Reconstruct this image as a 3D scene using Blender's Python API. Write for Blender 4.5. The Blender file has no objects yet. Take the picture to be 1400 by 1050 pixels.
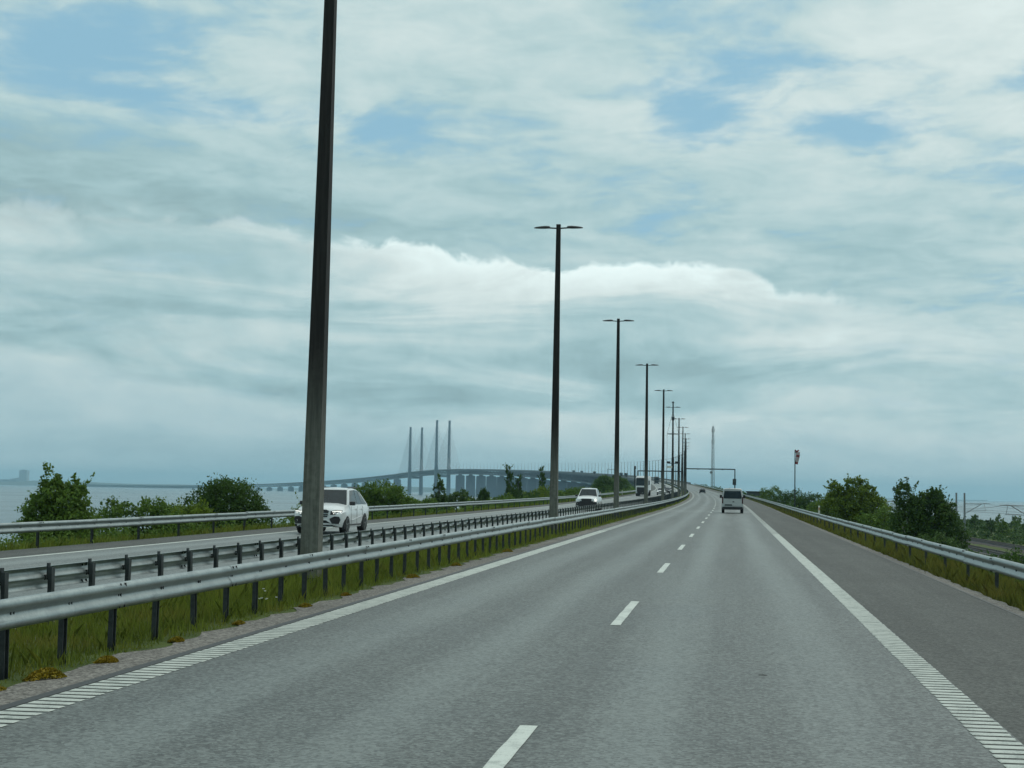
import bpy, math, random
import numpy as np
from mathutils import Vector, Matrix
D = bpy.data
SC = bpy.context.scene
COL = SC.collection
rad = math.radians

# ------------------------------------------------------------------ camera
CAM_H = 2.03
YAW, PITCH, ROLL = rad(8.10), math.atan(147.8 / 2100), 0.0168
cam = D.cameras.new('camera')
cam.sensor_width = 36.0
cam.lens = 54.0
cam.clip_start = 0.1
cam.clip_end = 120000
cob = D.objects.new('camera', cam)
COL.objects.link(cob)
_f = Vector((-math.sin(YAW) * math.cos(PITCH), math.cos(YAW) * math.cos(PITCH), math.sin(PITCH)))
_r0 = Vector((math.cos(YAW), math.sin(YAW), 0))
_u0 = _r0.cross(_f)
_r = _r0 * math.cos(ROLL) + _u0 * math.sin(ROLL)
_u = _r.cross(_f)
cob.matrix_world = Matrix(((_r.x, _u.x, -_f.x, 0), (_r.y, _u.y, -_f.y, 0), (_r.z, _u.z, -_f.z, CAM_H), (0, 0, 0, 1)))
SC.camera = cob

# ------------------------------------------------------------------ render settings
SC.render.engine = 'CYCLES'
SC.cycles.use_denoising = True
SC.cycles.max_bounces = 6
SC.cycles.diffuse_bounces = 3
SC.cycles.glossy_bounces = 3
SC.cycles.transparent_max_bounces = 8
SC.cycles.volume_bounces = 0
SC.cycles.sample_clamp_indirect = 4.0
SC.view_settings.view_transform = 'Standard'
SC.view_settings.look = 'None'
SC.view_settings.exposure = 0.0
SC.view_settings.gamma = 1.0
SC.view_settings.use_curve_mapping = False

# ------------------------------------------------------------------ sun (veiled by cloud)
SUN_EL, SUN_AZ = 50.0, 38.0     # azimuth measured to the right of the road's heading (+Y)
sun = D.lights.new('sun', 'SUN')
sun.energy = 0.9
sun.angle = rad(14)
sun.color = (1.0, 0.97, 0.92)
sob = D.objects.new('sun', sun)
COL.objects.link(sob)
sd = Vector((math.sin(rad(SUN_AZ)) * math.cos(rad(SUN_EL)), math.cos(rad(SUN_AZ)) * math.cos(rad(SUN_EL)), math.sin(rad(SUN_EL))))
sob.rotation_euler = sd.to_track_quat('Z', 'Y').to_euler()
sob.location = sd * 60

# ------------------------------------------------------------------ sky: clear-sky model behind procedural cloud layers
world = D.worlds.new('World')
SC.world = world
world.use_nodes = True
WT = world.node_tree
WT.nodes.clear()


class X:
    """tiny expression helper over math nodes"""
    tree = None

    def __init__(s, v): s.v = v

    @staticmethod
    def op(kind, *a, clamp=False):
        n = X.tree.nodes.new('ShaderNodeMath')
        n.operation = kind
        n.use_clamp = clamp
        for i, q in enumerate(a):
            q = q.v if isinstance(q, X) else q
            if isinstance(q, (int, float)): n.inputs[i].default_value = q
            else: X.tree.links.new(q, n.inputs[i])
        return X(n.outputs[0])

    def __add__(s, o): return X.op('ADD', s, o)
    def __radd__(s, o): return X.op('ADD', o, s)
    def __sub__(s, o): return X.op('SUBTRACT', s, o)
    def __rsub__(s, o): return X.op('SUBTRACT', o, s)
    def __mul__(s, o): return X.op('MULTIPLY', s, o)
    def __rmul__(s, o): return X.op('MULTIPLY', o, s)
    def __truediv__(s, o): return X.op('DIVIDE', s, o)


def smooth(a, b, x):
    n = X.tree.nodes.new('ShaderNodeMapRange')
    n.interpolation_type = 'SMOOTHSTEP'
    n.inputs[1].default_value = a
    n.inputs[2].default_value = b
    X.tree.links.new(x.v, n.inputs[0])
    return X(n.outputs[0])


def vec(a, b, c):
    n = X.tree.nodes.new('ShaderNodeCombineXYZ')
    for i, q in enumerate((a, b, c)):
        if isinstance(q, X): X.tree.links.new(q.v, n.inputs[i])
        else: n.inputs[i].default_value = q
    return n.outputs[0]


def noise(v, scale, detail=6, rough=0.55, dist=0.0):
    n = X.tree.nodes.new('ShaderNodeTexNoise')
    n.inputs['Scale'].default_value = scale
    n.inputs['Detail'].default_value = detail
    n.inputs['Roughness'].default_value = rough
    n.inputs['Distortion'].default_value = dist
    X.tree.links.new(v, n.inputs['Vector'])
    return X(n.outputs[0])


def ramp1(x, pts, lo, hi):
    """piecewise value of x; pts = [(x, value)], result scaled to lo..hi"""
    n = X.tree.nodes.new('ShaderNodeValToRGB')
    cr = n.color_ramp
    cr.interpolation = 'EASE' if len(pts) < 3 else 'B_SPLINE'
    x0, x1 = pts[0][0], pts[-1][0]
    while len(cr.elements) < len(pts): cr.elements.new(0.5)
    for e, (px, pv) in zip(cr.elements, pts):
        e.position = (px - x0) / (x1 - x0)
        q = (pv - lo) / (hi - lo)
        e.color = (q, q, q, 1)
    X.tree.links.new(((x - x0) / (x1 - x0)).v, n.inputs[0])
    return X(n.outputs[0]) * (hi - lo) + lo


def cmix(f, a, b):
    n = X.tree.nodes.new('ShaderNodeMix')
    n.data_type = 'RGBA'
    for i, q in ((0, f), (6, a), (7, b)):
        if isinstance(q, X): X.tree.links.new(q.v, n.inputs[i])
        elif isinstance(q, (int, float)): n.inputs[i].default_value = q
        elif isinstance(q, tuple): n.inputs[i].default_value = (*q, 1)
        else: X.tree.links.new(q, n.inputs[i])
    return n.outputs[2]


X.tree = WT
_tc = WT.nodes.new('ShaderNodeTexCoord')
_sp = WT.nodes.new('ShaderNodeSeparateXYZ')
WT.links.new(_tc.outputs['Generated'], _sp.inputs[0])
dx, dy, dz = (X(_sp.outputs[i]) for i in range(3))
AZ = X.op('ARCTAN2', dx, dy) * 57.29578
EL = X.op('ARCSINE', dz) * 57.29578
zz = X.op('MAXIMUM', dz, 0.0) + 0.10
pu, pv_ = dx / zz, dy / zz
plane = vec(pu, pv_, 0.0)
SKY_K = 0.10                          # strength of the clear-sky model


def gauss(a, e, sa, se):
    q = X.op('POWER', (AZ - a) / sa, 2.0) + X.op('POWER', (EL - e) / se, 2.0)
    return X.op('EXPONENT', q * -1.0)


# upper broken deck
n_hi = noise(plane, 2.4, 8, 0.57, 0.45)
n_lo = noise(plane, 0.75, 3, 0.5, 0.0)
n_fine = noise(vec(pu, pv_ * 0.9, 3.0), 7.0, 7, 0.60, 0.35)
gaps = gauss(-24.5, 15.2, 4.4, 1.6) * 0.26 + gauss(-20.0, 13.6, 5.6, 0.8) * 0.14 + gauss(-1.6, 13.8, 2.3, 1.4) * 0.20 \
    + gauss(4.4, 13.5, 2.8, 0.8) * 0.19 + gauss(1.5, 15.6, 4.0, 0.9) * 0.15 + gauss(-13.5, 13.4, 1.4, 0.7) * 0.08
cover = n_hi * 0.72 + n_lo * 0.24 + n_fine * 0.32 - 0.055 - gaps
deck = smooth(0.38, 0.56, cover)
sunside = gauss(SUN_AZ, SUN_EL, 48.0, 42.0)
lift = smooth(10.0, 70.0, EL)
bright = 0.42 + smooth(8.5, 17.0, EL) * 0.06 + smooth(0.36, 0.66, n_hi * 0.55 + n_fine * 0.45) * 0.15 + sunside * 0.50 + lift * 0.35 - smooth(0.42, 0.62, n_lo) * 0.07
# middle bank of cumulus with a lit upper edge
bump = noise(vec(AZ * 0.30, EL * 0.36, 1.0), 1.0, 9, 0.60, 0.4)
edge1 = ramp1(AZ, [(-60, 9.0), (-34, 9.6), (-27, 10.0), (-20, 10.2), (-15.6, 9.2), (-12.5, 9.4), (-9.5, 8.9), (-6.4, 8.4), (-4, 9.0), (-1, 8.9), (1.6, 7.9), (5, 7.2), (8.5, 6.4), (14, 6.4), (24, 7.2), (60, 9.0)], 4.0, 12.0)
dep1 = edge1 + (bump - 0.5) * 3.0 - EL
crisp = ramp1(AZ, [(-60, .3), (-22, .30), (-16, .55), (-12, 1.0), (-6, 1.0), (-1, 1.0), (3, .75), (7, .35), (12, .15), (60, .4)], 0.0, 1.0)
bank_m = (smooth(0.0, 0.38, dep1) * crisp + smooth(-0.5, 1.6, dep1) * (1.0 - crisp)) * (0.6 + crisp * 0.4)
puff = noise(vec(AZ * 0.50, EL * 0.85, 2.0), 1.0, 9, 0.62, 0.35)
rim = X.op('EXPONENT', X.op('MAXIMUM', dep1 + (puff - 0.5) * 0.9, 0.0) * -0.62)
str1 = noise(vec(AZ * 0.10, EL * 0.55, 4.0), 1.0, 8, 0.58, 0.7)
str2 = noise(vec(AZ * 0.05, EL * 0.30, 9.0), 1.0, 4, 0.5, 0.3)
base_b = 0.40 + smooth(0.34, 0.64, str1) * 0.22 + smooth(0.35, 0.65, str2) * 0.07 + (puff - 0.5) * 0.32
bank_b = base_b + rim * (0.08 + crisp * 0.36)
# low bank near the horizon
edge2 = ramp1(AZ, [(-60, 3.0), (-30, 5.2), (-24, 5.0), (-20, 3.9), (-15, 3.2), (-6, 2.2), (0, 3.0), (2.5, 3.3), (6, 2.8), (10, 2.4), (24, 3.2), (60, 4.0)], 1.0, 8.0)
dep2 = edge2 + (noise(vec(AZ * 0.5, EL * 0.8, 7.0), 1.0, 8, 0.62, 0.3) - 0.5) * 1.5 - EL
rim2 = X.op('EXPONENT', X.op('ABSOLUTE', dep2 - 0.25) * -1.7) * ramp1(AZ, [(-60, .5), (-26, .75), (-16, .55), (-9, .25), (0, .9), (8, 1.0), (60, .6)], 0.0, 1.0)
low_m = smooth(-0.2, 0.9, dep2)

sky = WT.nodes.new('ShaderNodeTexSky')
sky.sky_type = 'NISHITA'
sky.sun_disc = False
sky.sun_elevation = rad(SUN_EL)
sky.sun_rotation = rad(SUN_AZ)
sky.altitude = 0
sky.air_density = 1.0
sky.dust_density = 1.6
sky.ozone_density = 1.0


def tint(b, c=(0.735, 1.10, 1.155)):
    n = WT.nodes.new('ShaderNodeVectorMath')
    n.operation = 'SCALE'
    k = cmix(smooth(0.45, 0.80, b), tuple(q / SKY_K for q in c), tuple(q / SKY_K for q in (0.92, 1.06, 1.04)))
    WT.links.new(k, n.inputs[0])
    WT.links.new(b.v, n.inputs['Scale'])
    return n.outputs[0]


c_clear = cmix(0.88, sky.outputs[0], tuple(q / SKY_K for q in (0.28, 0.52, 0.66)))
c_deck = tint(bright)
c_bank = tint(bank_b)
c_low = tint(0.55 + rim2 * 0.20 + sunside * 0.25 + (str1 - 0.5) * 0.24 + (puff - 0.5) * 0.16, (0.75, 1.08, 1.17))
col = cmix(deck, c_clear, c_deck)
col = cmix(bank_m, col, c_bank)
col = cmix(low_m * 0.75, col, c_low)
bg = WT.nodes.new('ShaderNodeBackground')
bg.inputs['Strength'].default_value = SKY_K
WT.links.new(col, bg.inputs['Color'])
wo = WT.nodes.new('ShaderNodeOutputWorld')
WT.links.new(bg.outputs[0], wo.inputs['Surface'])

# ------------------------------------------------------------------ alignment of the motorway and bridge
RC, S0 = 10200.0, 150.0
_zs = np.array([-200, 0, 100, 150, 200, 250, 311, 391, 471, 540, 620, 720, 870, 1180, 1550, 1970, 2395, 3015, 3400, 3625, 3850, 4050, 4270, 4450, 4615, 5200, 5785, 6520, 7100, 7600, 9500.])
_zv = np.array([-.58, 0, .29, .45, .68, .95, 1.33, 1.92, 2.6, 3.25, 4.15, 5.5, 8.0, 13.2, 19.5, 26.4, 34.0, 44.4, 50.4, 53.4, 55.6, 56.2, 55.2, 52.8, 49.0, 36.5, 26.3, 15.4, 8.5, 5.0, 4.0])


def _pchip(x, y):
    h = np.diff(x); d = np.diff(y) / h
    m = np.zeros_like(y)
    m[0], m[-1] = d[0], d[-1]
    for i in range(1, len(x) - 1):
        if d[i - 1] * d[i] > 0:
            w1, w2 = 2 * h[i] + h[i - 1], h[i] + 2 * h[i - 1]
            m[i] = (w1 + w2) / (w1 / d[i - 1] + w2 / d[i])
    return m


_zm = _pchip(_zs, _zv)


def zr(s):
    s = np.asarray(s, float)
    i = np.clip(np.searchsorted(_zs, s) - 1, 0, len(_zs) - 2)
    h = _zs[i + 1] - _zs[i]
    t = (s - _zs[i]) / h
    return ((2 * t**3 - 3 * t**2 + 1) * _zv[i] + (t**3 - 2 * t**2 + t) * h * _zm[i] + (-2 * t**3 + 3 * t**2) * _zv[i + 1] + (t**3 - t**2) * h * _zm[i + 1])


def opp(s):                       # the oncoming carriageway sits slightly higher further on
    return np.interp(s, [0, 50, 110, 160, 320, 520, 900], [0, .03, .10, .18, .40, .40, 0])


def P(s, t, z=0.0):
    """arrays (s along, t to the right, z above the carriageway) -> world"""
    s = np.asarray(s, float); t = np.asarray(t, float)
    a = np.maximum(0, (s - S0) / RC)
    sl = np.minimum(s, S0)
    x = -RC + RC * np.cos(a) + t * np.cos(a)
    y = sl + RC * np.sin(a) + t * np.sin(a)
    return np.stack(np.broadcast_arrays(x, y, zr(s) + z), -1)


def Pv(s, t, z=0.0): return Vector(P(s, t, z).tolist())


def head(s): return max(0.0, (s - S0) / RC)


def grade(s): return float(zr(s + 1) - zr(s - 1)) / 2


# ------------------------------------------------------------------ materials
def mat(name, color=(.5, .5, .5), rough=.6, metal=0.0, spec=.5, build=None):
    m = D.materials.new(name)
    m.use_nodes = True
    b = m.node_tree.nodes['Principled BSDF']
    b.inputs['Base Color'].default_value = (*color, 1)
    b.inputs['Roughness'].default_value = rough
    b.inputs['Metallic'].default_value = metal
    b.inputs['Specular IOR Level'].default_value = spec
    if build:
        X.tree = m.node_tree
        build(m.node_tree, b)
    return m


def objco(tree, kind='Object'):
    n = tree.nodes.new('ShaderNodeTexCoord')
    return n.outputs[kind]


def worldco(tree):
    n = tree.nodes.new('ShaderNodeNewGeometry')
    return n.outputs['Position']


def attr(tree, name):
    n = tree.nodes.new('ShaderNodeAttribute')
    n.attribute_name = name
    return X(n.outputs['Fac'])


def link(t, a, b): t.links.new(a.v if isinstance(a, X) else a, b)


def bump_(t, b, h, strength=.3, dist=.02):
    n = t.nodes.new('ShaderNodeBump')
    n.inputs['Strength'].default_value = strength
    n.inputs['Distance'].default_value = dist
    link(t, h, n.inputs['Height'])
    link(t, n.outputs[0], b.inputs['Normal'])


def weathered(c1, c2, scale=3.0, fine=40.0, amt=.5):
    def f(t, b):
        p = objco(t)
        n1 = noise(p, scale, 5, .6)
        n2 = noise(p, fine, 3, .6)
        k = smooth(.3, .7, n1 * (1 - amt * .5) + n2 * amt * .5)
        link(t, cmix(k, c1, c2), b.inputs['Base Color'])
        bump_(t, b, n2, .2, .01)
    return f


def asphalt(c_lo, c_hi, tracks, spec_var=True):
    def f(t, b):
        p = worldco(t)
        tt = attr(t, 't')
        grain = noise(p, 30, 5, .80)
        vor = t.nodes.new('ShaderNodeTexVoronoi')
        vor.inputs['Scale'].default_value = 30
        t.links.new(p, vor.inputs['Vector'])
        sep = t.nodes.new('ShaderNodeSeparateColor')
        t.links.new(vor.outputs['Color'], sep.inputs[0])
        chips = X(sep.outputs[0])
        blot = noise(p, .33, 5, .6)
        mp = t.nodes.new('ShaderNodeMapping')
        mp.inputs['Scale'].default_value = (1.6, .05, 1)
        t.links.new(p, mp.inputs['Vector'])
        streak = noise(mp.outputs[0], 1.0, 5, .6)
        wear = 0.0
        for c in tracks:
            q = (tt - c) / .46
            wear = X.op('EXPONENT', q * q * -1.0) + wear
        k = (grain - .5) * 2.1 + (chips - .5) * .95 + (blot - .5) * .65 + (streak - .5) * .95 + .37
        if tracks:
            k = k + wear * .34 - .05
            ps = t.nodes.new('ShaderNodeSeparateXYZ')
            t.links.new(p, ps.inputs[0])
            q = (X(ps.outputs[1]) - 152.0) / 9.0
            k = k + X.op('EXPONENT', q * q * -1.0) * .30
            k = k - smooth(.70, .80, noise(p, 1.9, 3, .6)) * .22
        k = X.op('MAXIMUM', X.op('MINIMUM', k, 1.3), 0.0)
        link(t, cmix(k, c_lo, c_hi), b.inputs['Base Color'])
        if tracks: link(t, .56 - wear * .06 + (blot - .5) * .2, b.inputs['Roughness'])
        bump_(t, b, grain * .6 + chips * .5, .6, .014)
    return f


M = {}
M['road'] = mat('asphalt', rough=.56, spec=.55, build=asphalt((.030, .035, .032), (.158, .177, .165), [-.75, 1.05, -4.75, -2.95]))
M['road2'] = mat('asphalt_oncoming', rough=.62, spec=.5, build=asphalt((.075, .083, .080), (.215, .235, .222), [-11.7, -13.4, -15.3, -17.1]))
M['shoulder'] = mat('asphalt_shoulder', rough=.75, spec=.35, build=asphalt((.035, .037, .033), (.109, .114, .102), []))
M['gravel'] = mat('gravel', rough=.9, spec=.25, build=asphalt((.075, .070, .062), (.285, .268, .24), []))
M['joint'] = mat('bitumen_joint', (.022, .024, .025), .55)
M['ballast'] = mat('ballast', rough=.9, build=weathered((.035, .03, .026), (.085, .075, .065), 2, 30))


def paint_(t, b, lo=(.33, .355, .325), hi=(.54, .57, .52)):
    p = worldco(t)
    k = smooth(.40, .62, noise(p, 5, 6, .65) * .7 + noise(p, 70, 2, .6) * .42)
    k2 = smooth(.62, .74, noise(p, 26, 5, .7))
    c = cmix(k, lo, hi)
    link(t, cmix(k2 * .75, c, (.15, .16, .15)), b.inputs['Base Color'])


M['old_paint'] = mat('worn_paint', rough=.65, spec=.35, build=lambda t, b: link(t, cmix(smooth(.35, .70, noise(worldco(t), 9, 6, .7)), (.275, .295, .27), (.17, .183, .17)), b.inputs['Base Color']))
M['edge_paint'] = mat('edge_paint', rough=.6, spec=.4, build=lambda t, b: paint_(t, b, (.26, .285, .26), (.46, .485, .44)))
M['paint'] = mat('road_paint', rough=.6, spec=.4, build=paint_)


def galv_(t, b):
    p = objco(t)
    n1 = noise(p, 1.7, 5, .65)
    mp = t.nodes.new('ShaderNodeMapping')
    mp.inputs['Scale'].default_value = (30, 1.2, 3)
    t.links.new(p, mp.inputs['Vector'])
    n2 = noise(mp.outputs[0], 1.0, 4, .6)
    n3 = noise(p, 24, 3, .6)
    c = cmix(smooth(.3, .7, n1 * .6 + n3 * .4), (.215, .25, .25), (.34, .385, .375))
    c = cmix(smooth(.56, .74, n2) * .6, c, (.10, .115, .11))
    n4 = noise(p, 6.0, 6, .7)
    link(t, cmix(smooth(.60, .72, n4) * .45, c, (.085, .075, .055)), b.inputs['Base Color'])
    link(t, n1 * .25 + n4 * .12 + .22, b.inputs['Roughness'])


M['galv'] = mat('galvanised_steel', rough=.4, metal=.75, build=galv_)
M['post'] = mat('weathered_steel', rough=.55, metal=.35, build=weathered((.020, .026, .028), (.058, .068, .069), 4, 40))
M['slot'] = mat('bolt_slot', (.015, .016, .016), .7)


def pole_(t, b):
    p = objco(t)
    s = t.nodes.new('ShaderNodeSeparateXYZ')
    t.links.new(p, s.inputs[0])
    z = X(s.outputs[2])
    mp = t.nodes.new('ShaderNodeMapping')
    mp.inputs['Scale'].default_value = (14, 14, .9)
    t.links.new(p, mp.inputs['Vector'])
    g = noise(mp.outputs[0], 1.0, 6, .65)
    n2 = noise(p, 7, 5, .7)
    low = smooth(5.2, 2.0, z + (n2 - .5) * 1.5)
    c = cmix(smooth(.3, .7, g), (.008, .0075, .007), (.022, .020, .018))
    c2 = cmix(smooth(.3, .72, g * .6 + n2 * .4), (.075, .078, .064), (.19, .195, .165))
    link(t, cmix(low, c, c2), b.inputs['Base Color'])
    bump_(t, b, g, .3, .02)


M['pole'] = mat('weathered_pole', rough=.75, spec=.3, build=pole_)
M['dark'] = mat('dark_metal', rough=.45, metal=.3, build=weathered((.018, .022, .024), (.035, .042, .045), 5, 30))
M['hazed_concrete'] = mat('hazed_concrete', rough=.85, build=weathered((.085, .115, .150), (.125, .160, .195), .02, .3))  # blue of the distant haze is mixed into the concrete colour
M['concrete'] = mat('concrete', rough=.85, build=weathered((.075, .085, .095), (.12, .13, .14), .15, 2.0))
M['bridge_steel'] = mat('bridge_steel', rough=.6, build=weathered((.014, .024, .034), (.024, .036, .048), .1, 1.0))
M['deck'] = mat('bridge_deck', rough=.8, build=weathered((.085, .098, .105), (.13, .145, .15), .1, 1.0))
M['cable'] = mat('cable', (.30, .31, .32), .5)
M['white'] = mat('white_car_paint', rough=.22, spec=.6, build=weathered((.60, .62, .62), (.70, .72, .72), 1, 8, .3))
M['silver'] = mat('white_van_paint', rough=.3, spec=.6, build=weathered((.37, .39, .385), (.45, .47, .46), 1, 8, .3))
M['truckwhite'] = mat('truck_paint', rough=.4, build=weathered((.58, .61, .61), (.70, .72, .72), 1, 8, .3))
M['carblack'] = mat('dark_car_paint', rough=.25, build=weathered((.012, .013, .015), (.02, .021, .024), 1, 8))
M['glass'] = mat('car_glass', rough=.05, spec=.35, build=weathered((.008, .014, .017), (.022, .036, .042), .8, 3))
M['black'] = mat('black_plastic', rough=.5, build=weathered((.008, .008, .009), (.018, .018, .02), 3, 30))
M['tyre'] = mat('tyre', rough=.85, build=weathered((.012, .012, .012), (.022, .022, .022), 6, 40))
M['alloy'] = mat('alloy', rough=.35, metal=.7, build=weathered((.12, .13, .135), (.2, .21, .21), 5, 20))
M['chrome'] = mat('chrome', (.6, .62, .62), .15, .95)
M['redlamp'] = mat('red_lens', (.055, .008, .008), .25)
M['lampglass'] = mat('headlamp_glass', (.55, .60, .60), .08, 0, .9)


def emis(name, c, k):
    m = mat(name, c, .3)
    b = m.node_tree.nodes['Principled BSDF']
    b.inputs['Emission Color'].default_value = (*c, 1)
    b.inputs['Emission Strength'].default_value = k
    return m


M['lit'] = emis('lit_headlamp', (1, .97, .9), .7)
M['plate'] = mat('number_plate', (.6, .6, .55), .4)
M['red'] = mat('windsock_red', rough=.8, build=weathered((.16, .02, .025), (.24, .035, .04), 3, 20))
M['wsock'] = mat('windsock_white', rough=.8, build=weathered((.36, .31, .32), (.46, .40, .41), 3, 20))
M['marker'] = mat('marker_white', rough=.6, build=weathered((.55, .56, .50), (.68, .69, .62), 3, 30))
M['orange'] = mat('marker_reflector', (.40, .20, .05), .3)
M['hut'] = mat('hut_cladding', rough=.7, build=weathered((.035, .045, .042), (.06, .072, .066), .6, 6))
M['mast'] = mat('mast_steel', rough=.6, metal=.2, build=weathered((.16, .18, .19), (.24, .26, .27), .5, 6))
M['rail'] = mat('rail_steel', (.07, .055, .045), .5, .5)
M['city'] = mat('hazed_city_wall', rough=.8, build=weathered((.26, .29, .31), (.33, .36, .38), .01, .05))  # walls lightened in colour to stand in for thicker haze far off
M['coast'] = mat('coast_land', rough=.95, build=weathered((.035, .05, .035), (.07, .08, .05), .002, .02))


def leafmat(name, c1, c2, c3, trans=.36):
    m = D.materials.new(name)
    m.use_nodes = True
    t = m.node_tree
    X.tree = t
    b = t.nodes['Principled BSDF']
    k = attr(t, 'tint')
    p = worldco(t)
    n = noise(p, .8, 4, .6)
    c = cmix(k, c1, c2)
    c = cmix(smooth(.45, .72, n) * .7, c, c3)
    link(t, c, b.inputs['Base Color'])
    b.inputs['Roughness'].default_value = .55
    b.inputs['Specular IOR Level'].default_value = .12
    tr = t.nodes.new('ShaderNodeBsdfTranslucent')
    link(t, c, tr.inputs['Color'])
    mx = t.nodes.new('ShaderNodeMixShader')
    mx.inputs[0].default_value = trans
    t.links.new(b.outputs[0], mx.inputs[1])
    t.links.new(tr.outputs[0], mx.inputs[2])
    t.links.new(mx.outputs[0], t.nodes['Material Output'].inputs['Surface'])
    return m


M['leaf_green'] = leafmat('leaf_green', (.046, .094, .017), (.155, .245, .045), (.112, .176, .026))
M['leaf_dark'] = leafmat('leaf_dark', (.026, .060, .015), (.090, .158, .034), (.055, .105, .018))
M['leaf_light'] = leafmat('leaf_light', (.060, .105, .014), (.200, .275, .036), (.145, .200, .018))
M['leaf_grey'] = leafmat('leaf_grey', (.036, .070, .022), (.105, .170, .050), (.068, .112, .030))
M['grass'] = leafmat('grass_blade', (.065, .095, .014), (.225, .275, .040), (.235, .210, .045), .34)
M['grass_dry'] = leafmat('grass_dry', (.060, .078, .014), (.185, .195, .036), (.22, .165, .036), .3)
M['moss'] = leafmat('stonecrop', (.10, .085, .010), (.33, .24, .018), (.22, .13, .012), .15)
M['flower'] = mat('white_petals', (.75, .75, .70), .7)
M['bark'] = mat('bark', rough=.9, build=weathered((.035, .03, .024), (.07, .06, .05), 4, 30))


def ground_(t, b):
    p = worldco(t)
    k1 = noise(p, .12, 5, .6)
    k2 = noise(p, 1.3, 6, .65)
    k3 = noise(p, 14, 4, .7)
    c = cmix(smooth(.3, .7, k2 * .6 + k3 * .4), (.034, .055, .014), (.095, .125, .030))
    c = cmix(smooth(.5, .7, k1) * .5, c, (.11, .095, .045))
    link(t, c, b.inputs['Base Color'])
    bump_(t, b, k3, .6, .08)


M['ground'] = mat('ground_scrub', rough=.95, spec=.2, build=ground_)


def sea_(t, b):
    p = worldco(t)
    mp = t.nodes.new('ShaderNodeMapping')
    mp.inputs['Scale'].default_value = (.35, .16, 1)
    mp.inputs['Rotation'].default_value = (0, 0, .4)
    t.links.new(p, mp.inputs['Vector'])
    n1 = noise(mp.outputs[0], 1.0, 6, .65)
    n2 = noise(p, .006, 5, .6)
    link(t, cmix(smooth(.35, .65, n2), (.034, .058, .070), (.052, .080, .094)), b.inputs['Base Color'])
    link(t, n2 * .2 + .12, b.inputs['Roughness'])
    bump_(t, b, n1, .10, .4)


M['sea'] = mat('sea_water', rough=.2, spec=.24, build=sea_)


# ------------------------------------------------------------------ mesh helpers
class MB:
    def __init__(s): s.v, s.f, s.m = [], [], []

    def add(s, v, f, m=0):
        o = len(s.v)
        s.v += [tuple(q) for q in v]
        s.f += [tuple(i + o for i in q) for q in f]
        s.m += [m] * len(f)
        return s

    def box(s, c, d, rot=None, m=0):
        hx, hy, hz = d[0] / 2, d[1] / 2, d[2] / 2
        v = [Vector((x, y, z)) for x in (-hx, hx) for y in (-hy, hy) for z in (-hz, hz)]
        if rot is not None: v = [rot @ q for q in v]
        c = Vector(c)
        v = [q + c for q in v]
        return s.add(v, [(0, 1, 3, 2), (4, 6, 7, 5), (0, 4, 5, 1), (2, 3, 7, 6), (0, 2, 6, 4), (1, 5, 7, 3)], m)

    def taper(s, c0, d0, c1, d1, m=0):
        """square frustum between two rectangles (x,y sizes)"""
        v = []
        for c, d in ((c0, d0), (c1, d1)):
            v += [(c[0] - d[0] / 2, c[1] - d[1] / 2, c[2]), (c[0] + d[0] / 2, c[1] - d[1] / 2, c[2]), (c[0] + d[0] / 2, c[1] + d[1] / 2, c[2]), (c[0] - d[0] / 2, c[1] + d[1] / 2, c[2])]
        return s.add(v, [(0, 3, 2, 1), (4, 5, 6, 7), (0, 1, 5, 4), (1, 2, 6, 5), (2, 3, 7, 6), (3, 0, 4, 7)], m)

    def tube(s, a, b, r0, r1=None, n=6, m=0, cap=True):
        a, b = Vector(a), Vector(b)
        r1 = r0 if r1 is None else r1
        d = (b - a).normalized()
        u = d.cross(Vector((0, 0, 1)))
        if u.length < 1e-4: u = Vector((1, 0, 0))
        u.normalize()
        w = d.cross(u)
        v = []
        for c, r in ((a, r0), (b, r1)):
            for i in range(n):
                q = 2 * math.pi * (i + .5) / n
                v.append(c + u * math.cos(q) * r + w * math.sin(q) * r)
        f = [(i, (i + 1) % n, n + (i + 1) % n, n + i) for i in range(n)]
        if cap: f += [tuple(range(n - 1, -1, -1)), tuple(range(n, 2 * n))]
        return s.add(v, f, m)

    def loft(s, rings, m=0, caps=True, closed=True):
        n = len(rings[0])
        v = [p for r in rings for p in r]
        f = []
        for i in range(len(rings) - 1):
            for j in range(n if closed else n - 1):
                k = (j + 1) % n
                f.append((i * n + j, i * n + k, (i + 1) * n + k, (i + 1) * n + j))
        if caps:
            f.append(tuple(range(n - 1, -1, -1)))
            f.append(tuple(range((len(rings) - 1) * n, len(rings) * n)))
        return s.add(v, f, m)

    def mesh(s, name, mats, smooth=False):
        me = D.meshes.new(name)
        me.from_pydata(s.v, [], s.f)
        for q in (mats if isinstance(mats, (list, tuple)) else [mats]): me.materials.append(q)
        if len(set(s.m)) > 1: me.polygons.foreach_set('material_index', s.m)
        if smooth:
            me.polygons.foreach_set('use_smooth', [True] * len(me.polygons))
            try: me.set_sharp_from_angle(angle=rad(smooth if smooth is not True else 35))
            except Exception: pass
        me.update()
        return me

    def build(s, name, mats, parent=None, smooth=False):
        return put(name, s.mesh(name, mats, smooth), parent)


def put(name, me, parent=None, loc=None, rot=None):
    o = D.objects.new(name, me)
    COL.objects.link(o)
    if parent is not None: o.parent = parent
    if loc is not None: o.location = loc
    if rot is not None: o.rotation_euler = rot
    return o


def tag(o, label=None, cat=None, group=None, kind=None):
    if label: o['label'] = label
    if cat: o['category'] = cat
    if group: o['group'] = group
    if kind: o['kind'] = kind
    return o


def thing(name, label, cat, loc=(0, 0, 0), rz=0.0, group=None):
    o = put(name, None, None, loc, (0, 0, rz))
    return tag(o, label, cat, group)


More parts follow.
